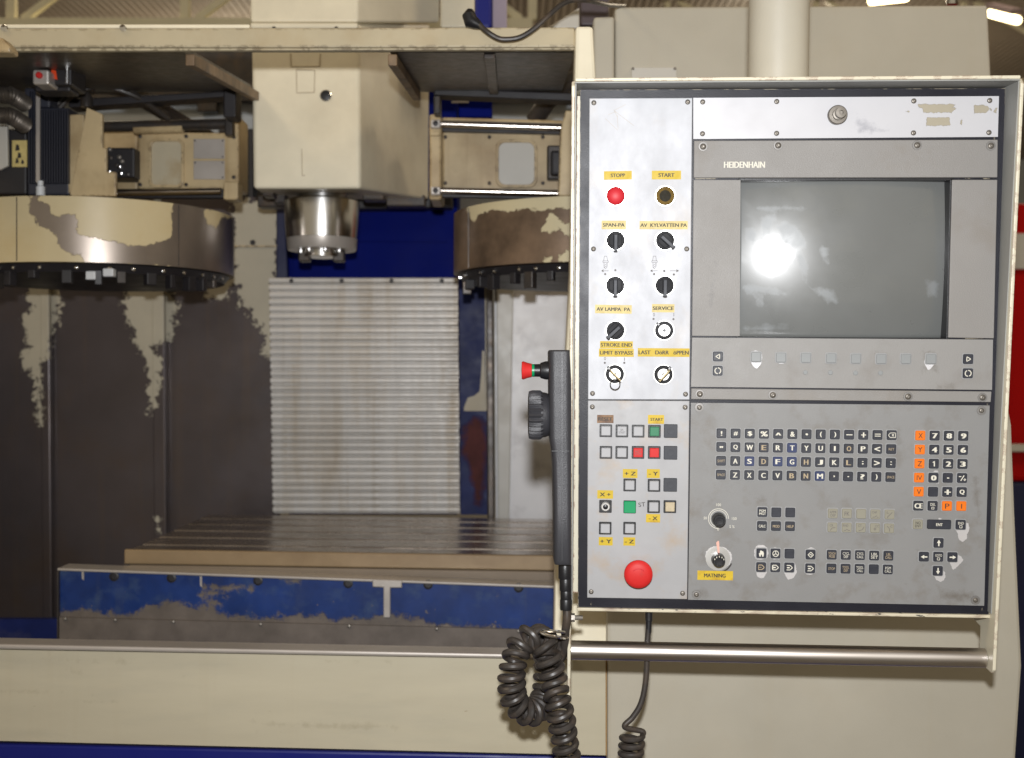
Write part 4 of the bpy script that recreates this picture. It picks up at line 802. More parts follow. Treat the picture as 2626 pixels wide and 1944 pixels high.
rows = [((1849.8, 1110.9, 2286, 1115.6), ['!', '#', '$', '%', '^', '&', '•', '(', ')', '-', '+', '=', None]), ((1849.3, 1145.8, 2284.8, 1151.4), ['"', 'Q', 'W', 'E', 'R', 'T', 'Y', 'U', 'I', 'O', 'P', '<', 'RET']),
        ((1848.9, 1181.4, 2283.7, 1187.2), ['SHIFT', 'A', 'S', 'D', 'F', 'G', 'H', 'J', 'K', 'L', ';', '>', ':']), ((1848.4, 1216.8, 2282.8, 1223), ['SPACE', 'Z', 'X', 'C', 'V', 'B', 'N', 'M', ',', '.', '?', ')', 'SPACE'])]
small = {'!': (2.6, 12), '•': (5, 5), '(': (4, 14), ')': (4, 14), '-': (12, 2.4), '=': (13, 7), '"': (7, 4.5), 'I': (2.6, 12.5), ';': (2.8, 9), ':': (2.8, 9), ',': (2.6, 4.5), '.': (2.6, 2.6), '#': (10, 10), '^': (13, 7), 'RET': (14, 6), 'SHIFT': (19, 7), 'SPACE': (19, 6.5), '%': (17, 13), 'W': (16, 13), 'M': (14, 13), '<': (13, 12), '>': (13, 12), '?': (8.5, 13)}
for (xa_, ya_, xb_, yb_), ks in rows:
    for i, k in enumerate(ks):
        x, y = lerp(xa_, xb_, i / 12), lerp(ya_, yb_, i / 12)
        tw, th = small.get(k, (10.5, 12.8))
        o = key(x, y, k, 'key_blue' if k in ('T', 'S', 'F', 'G', 'M') else 'key', 'ink_tan' if k in ('E', 'H', 'L', 'O', 'B', 'N', 'D', 'RET', 'SHIFT', 'SPACE') else 'ink_white', tw=tw, th=th, bold=.0 if len(k or '') > 1 else .014)
        if k is None: lines(o, [(-9, 0, -4, -6), (-4, -6, 9, -6), (9, -6, 9, 6), (9, 6, -4, 6), (-4, 6, -9, 0), (0, -3, 5, 3), (0, 3, 5, -3)], wd=1.5)
pad = [['X', '7', '8', '9'], ['Y', '4', '5', '6'], ['Z', '1', '2', '3'], ['IV', '0', '.', None], ['V', '', '+', 'Q'], ['CE', 'DEL\n□', 'P', 'I']]
for r_, ks in enumerate(pad):
    for c_, k in enumerate(ks):
        x = 2226 + (648 - 5 * r_ + c_ * 178.5) / 4.86; y = 1060 + (275 + r_ * 174.8 + c_ * 1.6) / 4.86
        org_ = (c_ == 0 and r_ < 5) or (r_ == 5 and c_ > 1)
        tw, th = {'CE': (19, 13), 'DEL\n□': (13, 13), '.': (3, 3), 'IV': (13, 12), '1': (4.2, 13), 'I': (2.2, 12), '+': (13, 13), '': (1, 1)}.get(k, (11, 13))
        k2 = 'DEL' if k and k.startswith('DEL') else k
        if k2 == '1': k2 = ''
        o = key(x, y, k2 or None, 'key_orange' if org_ else 'key', 'ink_black' if org_ else 'ink_white', tw=tw, th=7 if k2 == 'DEL' else th, bold=0. if org_ or k2 == 'DEL' else .022)
        if k2 == 'DEL':
            o.children[-1].location.y = 4 * MM; lines(o, [(-3, 3, 3, 3), (3, 3, 3, 8), (3, 8, -3, 8), (-3, 8, -3, 3)], wd=1.2)
        if k == '1': lines(o, [(-3.4, -3.4, 1, -6.2), (.6, -6.4, .6, 6.4)], wd=2.8)
        if k is None: lines(o, [(-9, -4, -3, -4), (-4, 7, 4, -7), (3, 4, 9, 4), (6, 1, 6, 7)], wd=2.4)
def key_word_box(x, y, word, kind='key', ink='ink_white'):
    o_ = key(x, y, word, kind, ink, tw=14 if len(word) < 4 else 17, th=6.5, bold=.0); o_.children[-1].location.y = 4 * MM
    lines(o_, [(-3, 2, 3, 2), (3, 2, 3, 8), (3, 8, -3, 8), (-3, 8, -3, 2)], ink, 1.2); return o_
key(2226 + 617 / 4.86, 1060 + 1380 / 4.86, 'NO\nENT', 'key_grey', 'ink_black', tw=15, th=15, bold=.0)
ENT = key_block(30 * MM, 12 * MM, 'key', M['key']); key(2226 + 882 / 4.86, 1060 + 1382 / 4.86, 'ENT', tw=16, th=7, bold=.01, me=ENT)
key_word_box(2226 + 1150 / 4.86, 1060 + 1385 / 4.86, 'END')
kzp = lambda x, y: (2270 + x / 6.118, 1290 + y / 6.118)
for (x, y), ang in ((kzp(833, 622), 90), (kzp(603, 838), 180), (kzp(1050, 845), 0), (kzp(820, 1060), -90)):
    o = key(x, y); a = R(ang); rot = lambda p: (p[0] * math.cos(a) + p[1] * math.sin(a), -p[0] * math.sin(a) + p[1] * math.cos(a))
    fillpoly(o, [rot(p) for p in ((-8, -1.6), (0, -1.6), (0, -5), (8.5, 0), (0, 5), (0, 1.6), (-8, 1.6))])
key_word_box(*kzp(828, 840), 'GOTO')
klp = lambda x, y: (1760 + x / 6.883, 1260 + y / 6.883); kmp = lambda x, y: (2060 + x / 6.882, 1260 + y / 6.882)
for x, y, k, i in ((1340, 362, 'PGM\nMGT', 'ink_white'), (1585, 368, None, ''), (1832, 370, None, ''), (1333, 607, 'CALC', 'ink_white'), (1580, 610, 'MOD', 'ink_tan'), (1827, 613, 'HELP', 'ink_tan'), (1818, 1097, None, '')):
    key(*klp(x, y), k, 'key', i or 'ink_white', tw=17, th=14 if k and '\n' in k else 7, bold=.008)
o = key(*klp(1323, 1090)); fillpoly(o, [(-5, 8), (-7, 0), (-4, -2), (-4, -7), (-1, -8), (1, -6), (4, -6), (6, 0), (5, 8), (2, 8), (1, 3), (-2, 3), (-2, 8)])
o = key(*klp(1572, 1093)); ring = [(7.5 * math.cos(k * .5236), 7.5 * math.sin(k * .5236)) for k in range(13)]; lines(o, [(*ring[k], *ring[k + 1]) for k in range(12)] + [(0, 0, 0, -7), (0, 0, 6, 4), (0, 0, -6, 4)], wd=1.8)
for i, (x, y) in enumerate(((1317, 1333), (1567, 1337), (1813, 1340))):
    o = key(*klp(x, y)); ink = 'ink_tan' if i == 0 else 'ink_white'; lines(o, [(-7, -6, 2, -6), (2, -6, 8, 0), (8, 0, 2, 6), (2, 6, -7, 6)], ink, 2.0); lines(o, [(-6, 0, 1, 0)] + ([(-7, -6, -7, 6)] if i < 2 else []), ink, 3.2 if i else 1.4)
o = key(*kmp(125, 1113)); lines(o, [(-7, 0, 0, -7), (0, -7, 7, 0), (7, 0, 0, 7), (0, 7, -7, 0), (-3, 0, 1, -1), (1, -1, 2, 2)], wd=1.8)
o = key(*kmp(118, 1355)); lines(o, [(-7, -6, 2, -6), (2, -6, 8, 0), (8, 0, 2, 6), (2, 6, -7, 6)], wd=2); lines(o, [(-6, 0, 1, 0)], wd=3.2)
for x, y, k in ((517, 388, 'APPR\nDEP'), (765, 390, 'FK'), (1018, 395, None), (1268, 402, 'CHF'), (1518, 405, 'L'), (510, 632, 'CR'), (762, 635, 'RND'), (1010, 638, 'CT'), (1260, 645, 'CC'), (1510, 650, 'C')):
    x, y = kmp(x, y); o = key(x, y, None, 'key_grey')
    if k == 'FK' or (k and '\n' in k): text(k, M['ink_grey'], o, (0, 0, .00262), (13 if k == 'FK' else 18) * MM, (11 if k == 'FK' else 15) * MM, .0)
    elif k:
        text(k, M['ink_grey'], o, ((-3 if len(k) > 1 else -5) * MM if k not in ('CC', 'C') else 5 * MM, 5.5 * MM, .00262), (3.6 * len(k) + 2) * MM, 6 * MM, .0)
        lines(o, {'CHF': [(-8, 7, -2, 7), (-2, 7, 3, 3), (3, 7, 8, 7)], 'L': [(-6, 7, 6, -6), (-7, 7, -4, 7)], 'CR': [(-6, 8, -1, 1), (-1, 1, 7, 0)], 'RND': [(-8, 7, -2, 7), (-2, 4, 5, 7), (5, 7, 8, 7)], 'CT': [(-6, 8, 3, 5), (3, 5, 8, -3)], 'CC': [(-4, 2, 3, 2), (-.5, -2, -.5, 6)], 'C': [(-6, -6, 0, 0), (0, 0, 1, 8)]}[k], 'ink_grey', 1.4)
for x, y, k, i in ((498, 1115, 'TOUCH\nPROBE', 'ink_tan'), (747, 1118, 'CYCL\nDEF', 'ink_white'), (997, 1122, 'CYCL\nCALL', 'ink_white'), (1247, 1130, 'LBL\nSET', 'ink_white'), (1497, 1133, 'LBL\nCALL', 'ink_tan'), (493, 1357, 'STOP', 'ink_tan'), (742, 1362, 'TOOL\nDEF', 'ink_tan'), (990, 1365, 'TOOL\nCALL', 'ink_white'), (1240, 1370, None, ''), (1488, 1375, 'PGM\nCALL', 'ink_white')):
    key(*kmp(x, y), k, 'key', i or 'ink_white', tw=18 if k and len(k) > 8 else 17, th=15 if k and '\n' in k else 6.5, bold=.0)
# soft keys under the monitor
for x, y in ((868, 268), (1177, 275), (1488, 278), (1802, 283)): key(1760 + x / 4.86, 860 + y / 4.86, None, 'key_soft', w_=.002)
for x, y in ((400, 252), (675, 255), (943, 255), (1217, 255)): key(2100 + x / 4.243, 860 + y / 4.243, None, 'key_soft', w_=.002)
for x, y, s_ in ((1760 + 393 / 4.86, 860 + 262 / 4.86, -1), (2100 + 1620 / 4.243, 860 + 257 / 4.243, 1)):
    o = key(x, y, None, 'key', w_=.002); lines(o, [(6 * s_, 0, -4 * s_, -6), (-4 * s_, -6, -4 * s_, 6), (-4 * s_, 6, 6 * s_, 0)], wd=2)
for x, y in ((1760 + 390 / 4.86, 860 + 440 / 4.86), (2100 + 1617 / 4.243, 860 + 412 / 4.243)):
    o = key(x, y, None, 'key', w_=.002); ring = [(7.5 * math.cos(k * .3927), 7.5 * math.sin(k * .3927)) for k in range(17)]; lines(o, [(*ring[k], *ring[k + 1]) for k in range(16) if k not in (3, 11)], wd=2.4)
DOT = MB(); DOT.lathe([(.0031, -.001), (.0031, .0008), (.0026, .0012)], n=20); DOTm = DOT.mesh('round_key', M['key_soft'])
for x, y in ((2065, 954.7), (2129.4, 955.2), (2193.8, 956.2), (2257.9, 956.2)): put('round_key', DOTm, panel, loc=pu(x, y, .002))

# --- rotary override knobs
def arcs(parent, c, r0, a0, a1, ink, wd, name='scale_arc', z=.0003):
    b = MB(); n = 28
    pts = [Vector((math.cos(R(lerp(a0, a1, k / n))), math.sin(R(lerp(a0, a1, k / n))), 0)) for k in range(n + 1)]
    vs = [c + p_ * (r0 - wd / 2) * MM + Vector((0, 0, z)) for p_ in pts] + [c + p_ * (r0 + wd / 2) * MM + Vector((0, 0, z)) for p_ in pts]
    b.add(vs, [(k, k + 1, n + 2 + k, n + 1 + k) for k in range(n)]); o_ = b.build(name, M[ink], parent); so = o_.modifiers.new('thick', 'SOLIDIFY'); so.thickness = .0002; return o_
def knob(x, y, dots):
    c = pu(x, y, 0); b = MB(); prof = [(.0093, 0), (.0093, .004), (.0086, .0085), (.0082, .015), (.0072, .0165), (.0055, .0165), (.0050, .0160), (.0004, .0158)]; b.lathe(prof, c, (0, 0, 1), 32); o_ = b.build('rotary_knob', M['black'], panel)
    for k in range(5 if dots else 7):
        a = R(150 - k * (30 if dots else 20)); q = c + Vector((math.cos(a) * .0070, math.sin(a) * .0070, .0160)); b = MB(); b.box(q - Vector((.0005, .0010, 0)), q + Vector((.0005, .0010, .0008))); b.build('knob_ridge', M['ink_white' if dots else 'black'], o_)
    return o_
c1 = pu(1842.4, 1330, 0); k1 = knob(1842.4, 1331, False)
arcs(k1, c1, 26, 0, 268, 'ink_white', 1.5); arcs(k1, c1, 21.5, 0, 262, 'ink_white', 1.3)
for s_, x, y, wd in (('100', 1843, 1294.5, 12), ('50', 1808.5, 1328.5, 8), ('150', 1883, 1330, 12), ('0', 1841.5, 1357, 5), ('S %', 1877, 1350.5, 13)): text(s_, M['ink_white'], k1, pu(x, y, .0002), wd * MM, 7 * MM, .0)
k2 = knob(1841, 1434, True); c2 = pu(1841, 1432, 0)
b = MB(); b.lathe([(.0165, .0002), (.0165, .0012), (.0100, .0014)], c2, (0, 0, 1), 40); b.build('worn_disc', M['ring'], k2)
arcs(k2, c2, 28, 190, 262, 'ink_white', 2.0); arcs(k2, c2, 37, 285, 340, 'ink_black', 4.0)
b = MB(); pslab(b, [(1836.5, 1392), (1840, 1412), (1840.5, 1418), (1845.5, 1418), (1844, 1388), (1841, 1387)], .0025, .0004); b.build('pointer_tape', mat('pink_tape', (.75, .42, .34), .5), k2)

# --- labels
def label(x0, y0, x1, y1, body, m_, tw, th, ink='ink_black', par=panel, dx=0, sp=1.0, tilt=0., bold=.013):
    c = pu((x0 + x1) / 2, (y0 + y1) / 2, 0); b = MB(); hw, hh = (x1 - x0) / 2 * MM, (y1 - y0) / 2 * MM
    b.box((-hw, -hh, .0001), (hw, hh, .00045)); o_ = put('label', b.mesh('label', M[m_]), par, loc=c, rot=(0, 0, tilt)); text(body, M[ink], o_, (dx * MM, 0, .00046), tw * MM, th * MM, bold, sp); return o_
label(1549, 439, 1620, 460.5, 'STOPP', 'yellow', 36, 9, tilt=.015); label(1672, 438, 1746, 460, 'START', 'yellow', 40, 9.5)
label(1543, 566, 1605, 588, 'SPAN-PA', 'yellow_pale', 55, 9, 'ink_black'); label(1640.5, 567, 1763, 588, 'AV  KYLVATTEN PA', 'yellow_pale', 118, 9, 'ink_black')
label(1526, 782, 1620, 804, 'AV LAMPA  PA', 'yellow_pale', 86, 9, 'ink_black', tilt=-.01); label(1672, 780, 1729.5, 801, 'SERVICE', 'yellow_pale', 53, 9, 'ink_black')
label(1538.6, 875, 1623, 893.6, 'STROKE END', 'yellow', 80, 9.5, 'ink_black'); label(1535.7, 894.2, 1625.6, 915, 'LIMIT BYPASS', 'yellow', 84, 9.5, 'ink_black'); label(1635.5, 893, 1768, 915, 'LAST   DöRR   öPPEN', 'yellow', 128, 10, 'ink_black')
label(1531, 1064, 1573.6, 1085, 'RESET', 'yellow_brown', 36, 9, 'ink_black'); label(1661.6, 1064, 1703, 1087, 'START', 'yellow_rust', 32, 7.5, dx=2)
label(1597, 1202.7, 1635, 1226, '+ Z', 'yellow', 28, 9.5); label(1658.5, 1202.7, 1692, 1226, '- Y', 'yellow', 23, 9.5)
label(1531.4, 1257, 1572.5, 1279, 'X +', 'yellow', 27, 9.5); label(1656.5, 1318, 1693, 1340, '- X', 'yellow_rust', 22, 9.5)
label(1535, 1377, 1571.5, 1399, '+ Y', 'yellow', 28, 10); label(1598.5, 1377.5, 1629, 1399.5, '- Z', 'yellow', 23, 9.5)
label(1788, 1463.4, 1880, 1488, 'MATNING', 'yellow_rust', 55, 10, dx=-1)
text('ST', M['ink_black'], button_plate, pu(1646, 1294, .0001), 18 * MM, 11 * MM, -.01, rot=.12)
for s_, x, y, hh in (('0', 1677, 807, 9), ('I', 1728, 807, 9), ('0', 1551.5, 919.5, 8), ('I', 1601.5, 921, 9)): text(s_, M['ink_grey'], switch_plate, pu(x, y, .0001), (1.4 if s_ == 'I' else 5) * MM, hh * MM, .0)
def dot(x, y, r, ink='ink_grey'):
    b = MB(); b.lathe([(r * MM, 0), (r * MM, .0003)], pu(x, y, .00005), (0, 0, 1), 14); b.build('printed_dot', M[ink], switch_plate)
for x, y in ((1676, 818), (1727, 818.5), (1551, 930.5), (1601, 930.5), (1552, 703), (1677.5, 703), (1728, 704), (1578, 693), (1703.5, 695)): dot(x, y, 2.8)
def plines(parent, segs, ink='ink_grey', wd=1.0):
    for x0, y0, x1, y1 in segs:
        a, c = pu(x0, y0, .00005), pu(x1, y1, .00005); dd = (c - a).normalized(); nn_ = Vector((-dd.y, dd.x, 0)) * wd * MM / 2
        b = MB(); b.prism([a - nn_, c - nn_, c + nn_, a + nn_], (0, 0, .0002)); b.build('printed_line', M[ink], parent)
for x in (1553, 1678.5):
    plines(switch_plate, [(x - 5, 669, x - 3, 657), (x - 3, 657, x + 3, 657), (x + 3, 657, x + 5, 669), (x - 7, 669, x + 7, 669), (x - 7, 673, x + 7, 673), (x - 7, 669, x - 7, 673), (x + 7, 669, x + 7, 673), (x - 4, 674, x - 4, 686), (x + 4, 674, x + 4, 684), (x - 4, 686, x, 689), (x, 689, x + 4, 684), (x - 4, 681, x + 4, 676), (x - 4, 686, x + 4, 681), (x - 9, 694.5, x + 8, 694.5)])
    plines(switch_plate, [(x - 10, 694.5, x - 5, 692), (x - 10, 694.5, x - 5, 697)], wd=2)
plines(switch_plate, [(1718, 694.5, 1738, 694.5)]); plines(switch_plate, [(1740, 694.5, 1734, 692), (1740, 694.5, 1734, 697)], wd=2)
# scratches left on the plate
plines(switch_plate, [(1574, 281, 1583, 300), (1560, 294, 1580, 286), (1575, 284, 1625, 322), (1552, 304, 1584, 334), (1583, 296, 1585, 330), (1575, 283, 1605, 268)], 'ink_tan', .5)

# --- round buttons and selectors
def ring_part(parent, c, r0, r1, h):
    b = MB(); b.lathe([(r1 * MM, 0), (r1 * MM, h * .7), (r1 * MM * .97, h), (r0 * MM, h), (r0 * MM * .98, h * .3)], c, (0, 0, 1), 36); return b.build('bezel_ring', M['ring'], parent)
def holder(x, y, name, r1=27.2, h=.003):
    c = pu(x, y, 0); b = MB(); b.lathe([(r1 * MM, 0), (r1 * MM, h * .7), (r1 * MM * .97, h), (24 * MM, h), (23.6 * MM, h * .4), (.001, h * .4)], c, (0, 0, 1), 40); return c, b.build(name, M['ring'], panel)
c, o = holder(1578.7, 503, 'push_button'); b = MB(); b.lathe([(23.4 * MM, .001), (23.4 * MM, .0055), (21 * MM, .0075), (14 * MM, .0095), (6 * MM, .0103), (.0005, .0105)], c, (0, 0, 1), 40); b.build('button_cap', M['red_dome'], o)
c, o = holder(1705.5, 503, 'push_button'); b = MB(); b.lathe([(23.4 * MM, .0005), (23.4 * MM, .003), (22 * MM, .0036), (14 * MM, .0038)], c, (0, 0, 1), 40); b.build('lens_rim', M['amber_rim'], o); b = MB(); b.lathe([(15 * MM, .001), (14.6 * MM, .0040), (.0005, .0046)], c, (0, 0, 1), 32); b.build('button_cap', M['amber'], o)
def selector(x, y, ang):                            # ang: direction of the pointer, degrees clockwise from straight down as seen
    c, o_ = holder(x, y, 'selector_switch'); b = MB(); b.lathe([(23.4 * MM, .001), (23.2 * MM, .008), (22 * MM, .0095), (.0005, .0098)], c, (0, 0, 1), 40); b.build('selector_body', M['sel'], o_)
    a = R(ang); dn = Vector((-math.sin(a), -math.cos(a), 0)); sd_ = Vector((-dn.y, dn.x, 0))
    for s in (-1, 1):                               # dark finger recess either side of the grip
        b = MB(); b.prism([c + dn * q * MM + sd_ * r_ * MM * s + Vector((0, 0, .0097)) for q, r_ in ((-17, 5), (17, 5), (11, 16), (-11, 16))], (0, 0, .0012)); b.build('selector_wing', M['sel'], o_, .0006)
    b = MB(); b.prism([c + dn * q * MM + sd_ * r_ * MM + Vector((0, 0, .004)) for q, r_ in ((-14, -4.6), (29, -4.6), (29, 4.6), (-14, 4.6))], (0, 0, .0155)); b.build('selector_grip', M['blank'], o_, .0008)
for x, y, a in ((1578.5, 617, 0), (1705, 617, -48), (1577.5, 732, 0), (1704, 732, 0), (1578, 847, 47)): selector(x, y, a)
def keyswitch(x, y, ang, inserted, loop):
    c, o_ = holder(x, y, 'key_switch', 27, .0025); b = MB(); b.lathe([(23.6 * MM, .001), (23.2 * MM, .006), (22 * MM, .007), (16 * MM, .007), (15.6 * MM, .004)], c, (0, 0, 1), 40); b.build('lock_collar', M['sel'], o_)
    b = MB(); b.lathe([(15.5 * MM, .001), (15.5 * MM, .0055), (14.5 * MM, .006), (.0005, .006)], c, (0, 0, 1), 32); b.build('lock_barrel', M['ring'], o_)
    a = R(ang); dn = Vector((math.sin(a), math.cos(a), 0)); sd_ = Vector((dn.y, -dn.x, 0)); q = c + dn * 22 * MM
    b = MB(); b.lathe([(5 * MM, .003), (5 * MM, .0072), (4 * MM, .0078)], q, (0, 0, 1), 16); b.build('pointer_lug', M['sel'], o_); b = MB(); b.lathe([(2.9 * MM, .006), (2.9 * MM, .0082)], q, (0, 0, 1), 14); b.build('pointer_dot', M['clear'], o_)
    b = MB(); b.lathe([(5 * MM, .004), (4.6 * MM, .0063)], c, (0, 0, 1), 16); b.build('keyhole', M['black'], o_)
    if inserted:
        b = MB(); b.prism([c + dn * i * MM + sd_ * j * MM + Vector((0, 0, .006)) for i, j in ((-20, -1.7), (19, -1.7), (19, 1.7), (-20, 1.7))], (0, 0, .026)); b.build('lock_key', M['brass'], o_, .0008)
    else: lines(o_, [], wd=1) if False else None
    if loop:
        p0 = c + Vector((0, -16 * MM, .020)); b = MB(); b.tube([p0 + Vector((math.cos(t) * 12.5 * MM, math.sin(t) * 14 * MM - 8 * MM, .004 * math.sin(t))) for t in (k * math.pi / 14 for k in range(29))], .0006, 8); b.build('key_loop', M['darkmetal'], o_)
keyswitch(1703, 847, -45, False, False); keyswitch(1576.7, 959, -45, True, True); keyswitch(1701, 960, 42, True, False)

# --- square push buttons
HB = 16.2 * MM
FRB = MB(); prism_rr(FRB, HB, HB, .0008, 0, .0035, .0004, 2); FRm = FRB.mesh('button_frame', M['black'])
def cap_mesh(m_, k=.75, z=.0062):
    b = MB(); prism_rr(b, HB * k, HB * k, .0008, .003, z, .0009, 2); return b.mesh('button_cap', m_)
CAP = {k: cap_mesh(M[k]) for k in ('clear', 'red', 'green', 'green_dark', 'clear_tan')}; CAPW = cap_mesh(M['green'], .96)
BLB = MB(); prism_rr(BLB, 17.3 * MM, 17.3 * MM, .0008, 0, .0040, .0006, 2); BLm = BLB.mesh('blank_plug', M['blank'])
def square(x, y, kind, words=None):
    o_ = put('square_button', FRm, panel, loc=pu(x, y, 0))
    if kind == 'nut':
        b = MB(); b.lathe([(12 * MM, .003), (12 * MM, .0062), (10 * MM, .0068), (7 * MM, .0068), (6.4 * MM, .0030)], (0, 0, 0), (0, 0, 1), 12, False); b.build('nut', M['ring'], o_); b = MB(); b.lathe([(6 * MM, .003), (6 * MM, .0064), (2 * MM, .0072)], (0, 0, 0), (0, 0, 1), 20); b.build('plunger', M['black'], o_); return
    put('button_cap', CAPW if kind == 'wide' else CAP[kind], o_)
    if words: text(words, M['ink_grey'], o_, (0, 0, .00625), 17 * MM, 12 * MM, -.01)
for x, y, k, wds in ((1553.6, 1104, 'clear', None), (1594.8, 1104.5, 'clear', 'SPI.\nSTART'), (1636.3, 1105, 'clear', None), (1678, 1105.5, 'green_dark', None), (1553.8, 1159.5, 'clear', None), (1594.3, 1159.5, 'clear', None), (1636, 1159.5, 'red', 'NOT\nSTOP'), (1677.5, 1159.8, 'red', None),
    (1614.7, 1243, 'clear', None), (1677, 1244, 'clear', None), (1552.6, 1297.8, 'nut', None), (1614.7, 1299, 'wide', None), (1676, 1298.5, 'clear', None), (1717.6, 1298.5, 'clear_tan', None), (1552, 1353.6, 'clear', None), (1614.3, 1353.8, 'clear', None)): square(x, y, k, wds)
for x, y in ((1719.7, 1104.8), (1719.2, 1160.5), (1718.6, 1242.6)):
    o = put('blank_plug', BLm, panel, loc=pu(x, y, 0)); b = MB(); b.lathe([(9 * MM, .0038), (8.4 * MM, .00415), (.0005, .0041)], (0, 0, 0), (0, 0, 1), 24, False); b.build('finger_dimple', M['blank'], o)
# emergency stop mushroom
c = pu(1635.5, 1464, 0); b = MB(); b.lathe([(18 * MM, 0), (18 * MM, .012), (22 * MM, .014)], c, (0, 0, 1), 36); o = b.build('emergency_stop', M['black'], panel)
b = MB(); b.lathe([(24 * MM, .012), (35.5 * MM, .016), (37 * MM, .0185), (36.5 * MM, .021), (33 * MM, .0232), (24 * MM, .0248), (10 * MM, .0258), (.0005, .0260)], c, (0, 0, 1), 48); b.build('mushroom_cap', M['red'], o)
b = MB(); a_ = [c + Vector((math.cos(R(t)) * 17 * MM, math.sin(R(t)) * 15 * MM + 2 * MM, .0255)) for t in range(35, 146, 10)]; b.tube(a_, .0006, 6); b.build('arrow_mark', M['red_dome'], o)

# --- handle bar, support post, hook
hb0, hb1 = pu(1477, 1667, -.012), pu(2556, 1688, -.012)
b = MB(); b.tube([(uL + .005, hb0.y, -.012), (uR - .005, hb1.y, -.012)], .0132, 32); b.build('handle_bar', M['bar'], panel)
p0, p1 = pu(1996, 240, -.07), pu(1996, 150, -.07); rad = 76 / F * 1.66
b = MB(); b.lathe([(rad, 0), (rad, .9)], PI @ (PM @ Vector((p0.x, vT - .002, -.075))), (0, .999, -.03), 48); b.build('support_post', M['cream_plain'], panel)
b = MB(); b.lathe([(rad + .012, 0), (rad + .012, .006), (rad + .004, .008)], Vector((p0.x, vT, -.075)), (0, 1, 0), 48); b.build('post_flange', M['lip'], panel)
hk = pside(1474, 1622, uL); W0 = hk.z
hy = pu(1420, 1620, -.02).y
pt = lambda x, y, w_: pu(x, y, w_)
b = MB(); b.tube(curve_pts([Vector((uL - .001, pu(1466, 1590, -.02).y, -.018)), pt(1463, 1605, -.018), pt(1456, 1624, -.018), pt(1454, 1635, .03), pt(1434, 1634, .068), pt(1404, 1629, .076), pt(1388, 1622, .076), pt(1398, 1618, .072), pt(1425, 1619, .066), pt(1447, 1622, .05)], 8), .0021, 10); b.build('cable_hook', M['chrome'], panel)
for u0, r_, l in ((uL + .0045, .0060, .005), (uL + .0095, .0033, .011)):
    b = MB(); b.lathe([(r_, 0), (r_, l)], Vector((u0, pu(1480, 1583, -.012).y, -.010)), (1, 0, 0), 6 if r_ > .005 else 12, False); b.build('hook_nut' if r_ > .005 else 'hook_bolt', M['screw'], panel)
b = MB(); b.lathe([(.0055, 0), (.005, .003), (.002, .0045)], Vector((uL, pu(1480, 1583, -.012).y, -.010)), (-1, 0, 0), 14); b.build('hook_bolt_head', M['screw'], panel)

# ---------------------------------------------------------------- hand-held pendant hanging at the panel's side
PD = 1.615
pn = thing('handwheel_pendant', at(1440, 1440, PD), 'dark grey hand-held pendant with red stop button and ribbed handwheel on the panel side', 'pendant')
wallx = (PM @ Vector((uL, 0, -.02))).x
def loft(name, secs, m_, parent, depth, n=6):        # secs: (y pixel, left pixel, right pixel, half depth scale)
    b = MB(); vs, fs = [], []; ring_n = 4 * n
    for y, x0, x1, dk in secs:
        p0_, p1_ = at(x0, y, PD), at(x1, y, PD); cx_ = (p0_.x + p1_.x) / 2; hw = (p1_.x - p0_.x) / 2; hd_ = depth * dk; r_ = min(hw, hd_) * .55
        for sx, sy, a0 in ((1, 1, 0), (-1, 1, 90), (-1, -1, 180), (1, -1, 270)):
            for k in range(n):
                a = R(a0 + 90 * k / (n - 1)); vs.append((cx_ + sx * (hw - r_) + r_ * math.cos(a), PD + sy * (hd_ - r_) + r_ * math.sin(a), p0_.z))
    for i in range(len(secs) - 1): fs += [(i * ring_n + k, i * ring_n + (k + 1) % ring_n, (i + 1) * ring_n + (k + 1) % ring_n, (i + 1) * ring_n + k) for k in range(ring_n)]
    b.add(vs, fs, True); m2 = len(secs); b.f += [tuple(range(ring_n - 1, -1, -1)), tuple((m2 - 1) * ring_n + k for k in range(ring_n))]; b.sm += [False, False]
    return b.build(name, m_, parent)
XR = 1313 + wallx / PD * F - 1.5
loft('pendant_body', [(899, 1407, XR, .92), (903, 1406, XR, 1), (1000, 1406.5, XR, 1), (1120, 1408, XR, 1), (1150, 1413, XR, .97), (1190, 1416, XR, .92), (1300, 1418.5, XR, .9), (1432, 1419, XR, .88), (1440, 1421, XR, .82)], M['pendant'], pn, .036)
b = MB(); b.rect(1440.6, 902, 1442, 1438, PD - .0368, .004); b.build('body_seam', M['black'], pn)
b = MB(); b.rect(1415, 1156, XR - 3, 1157.4, PD - .0356, .03); b.build('grip_joint', M['black'], pn)
yc = 1064; axp = at(1394, yc, PD)
b = MB(); b.lathe([(.0310, -.004), (.0300, .003), (.0285, .006), (.0225, .014), (.0150, .020)], axp, (1, 0, 0), 40); b.build('wheel_boss', M['pendant'], pn)
b = MB(); n = 168; prof = [(.0255, -.001), (.0305, -.0005), (.0315, .003), (.0315, .014), (.0300, .0185), (.024, .0195)]; vs, fs = [], []
for r_, h_ in prof:
    for k in range(n):
        a = 2 * math.pi * k / n; rr_ = r_ + (.0017 * math.cos(28 * a) if .0005 < h_ < .0190 else 0); vs.append((axp.x - .0015 - h_, PD + rr_ * math.cos(a), axp.z + rr_ * math.sin(a)))
for i in range(len(prof) - 1): fs += [(i * n + k, i * n + (k + 1) % n, (i + 1) * n + (k + 1) % n, (i + 1) * n + k) for k in range(n)]
b.add(vs, fs, True); b.f += [tuple(range(n)), tuple((len(prof) - 1) * n + k for k in range(n))]; b.sm += [False, False]; b.build('handwheel', M['pendant'], pn)
q = at(1407, 950, PD); s1 = PD / F
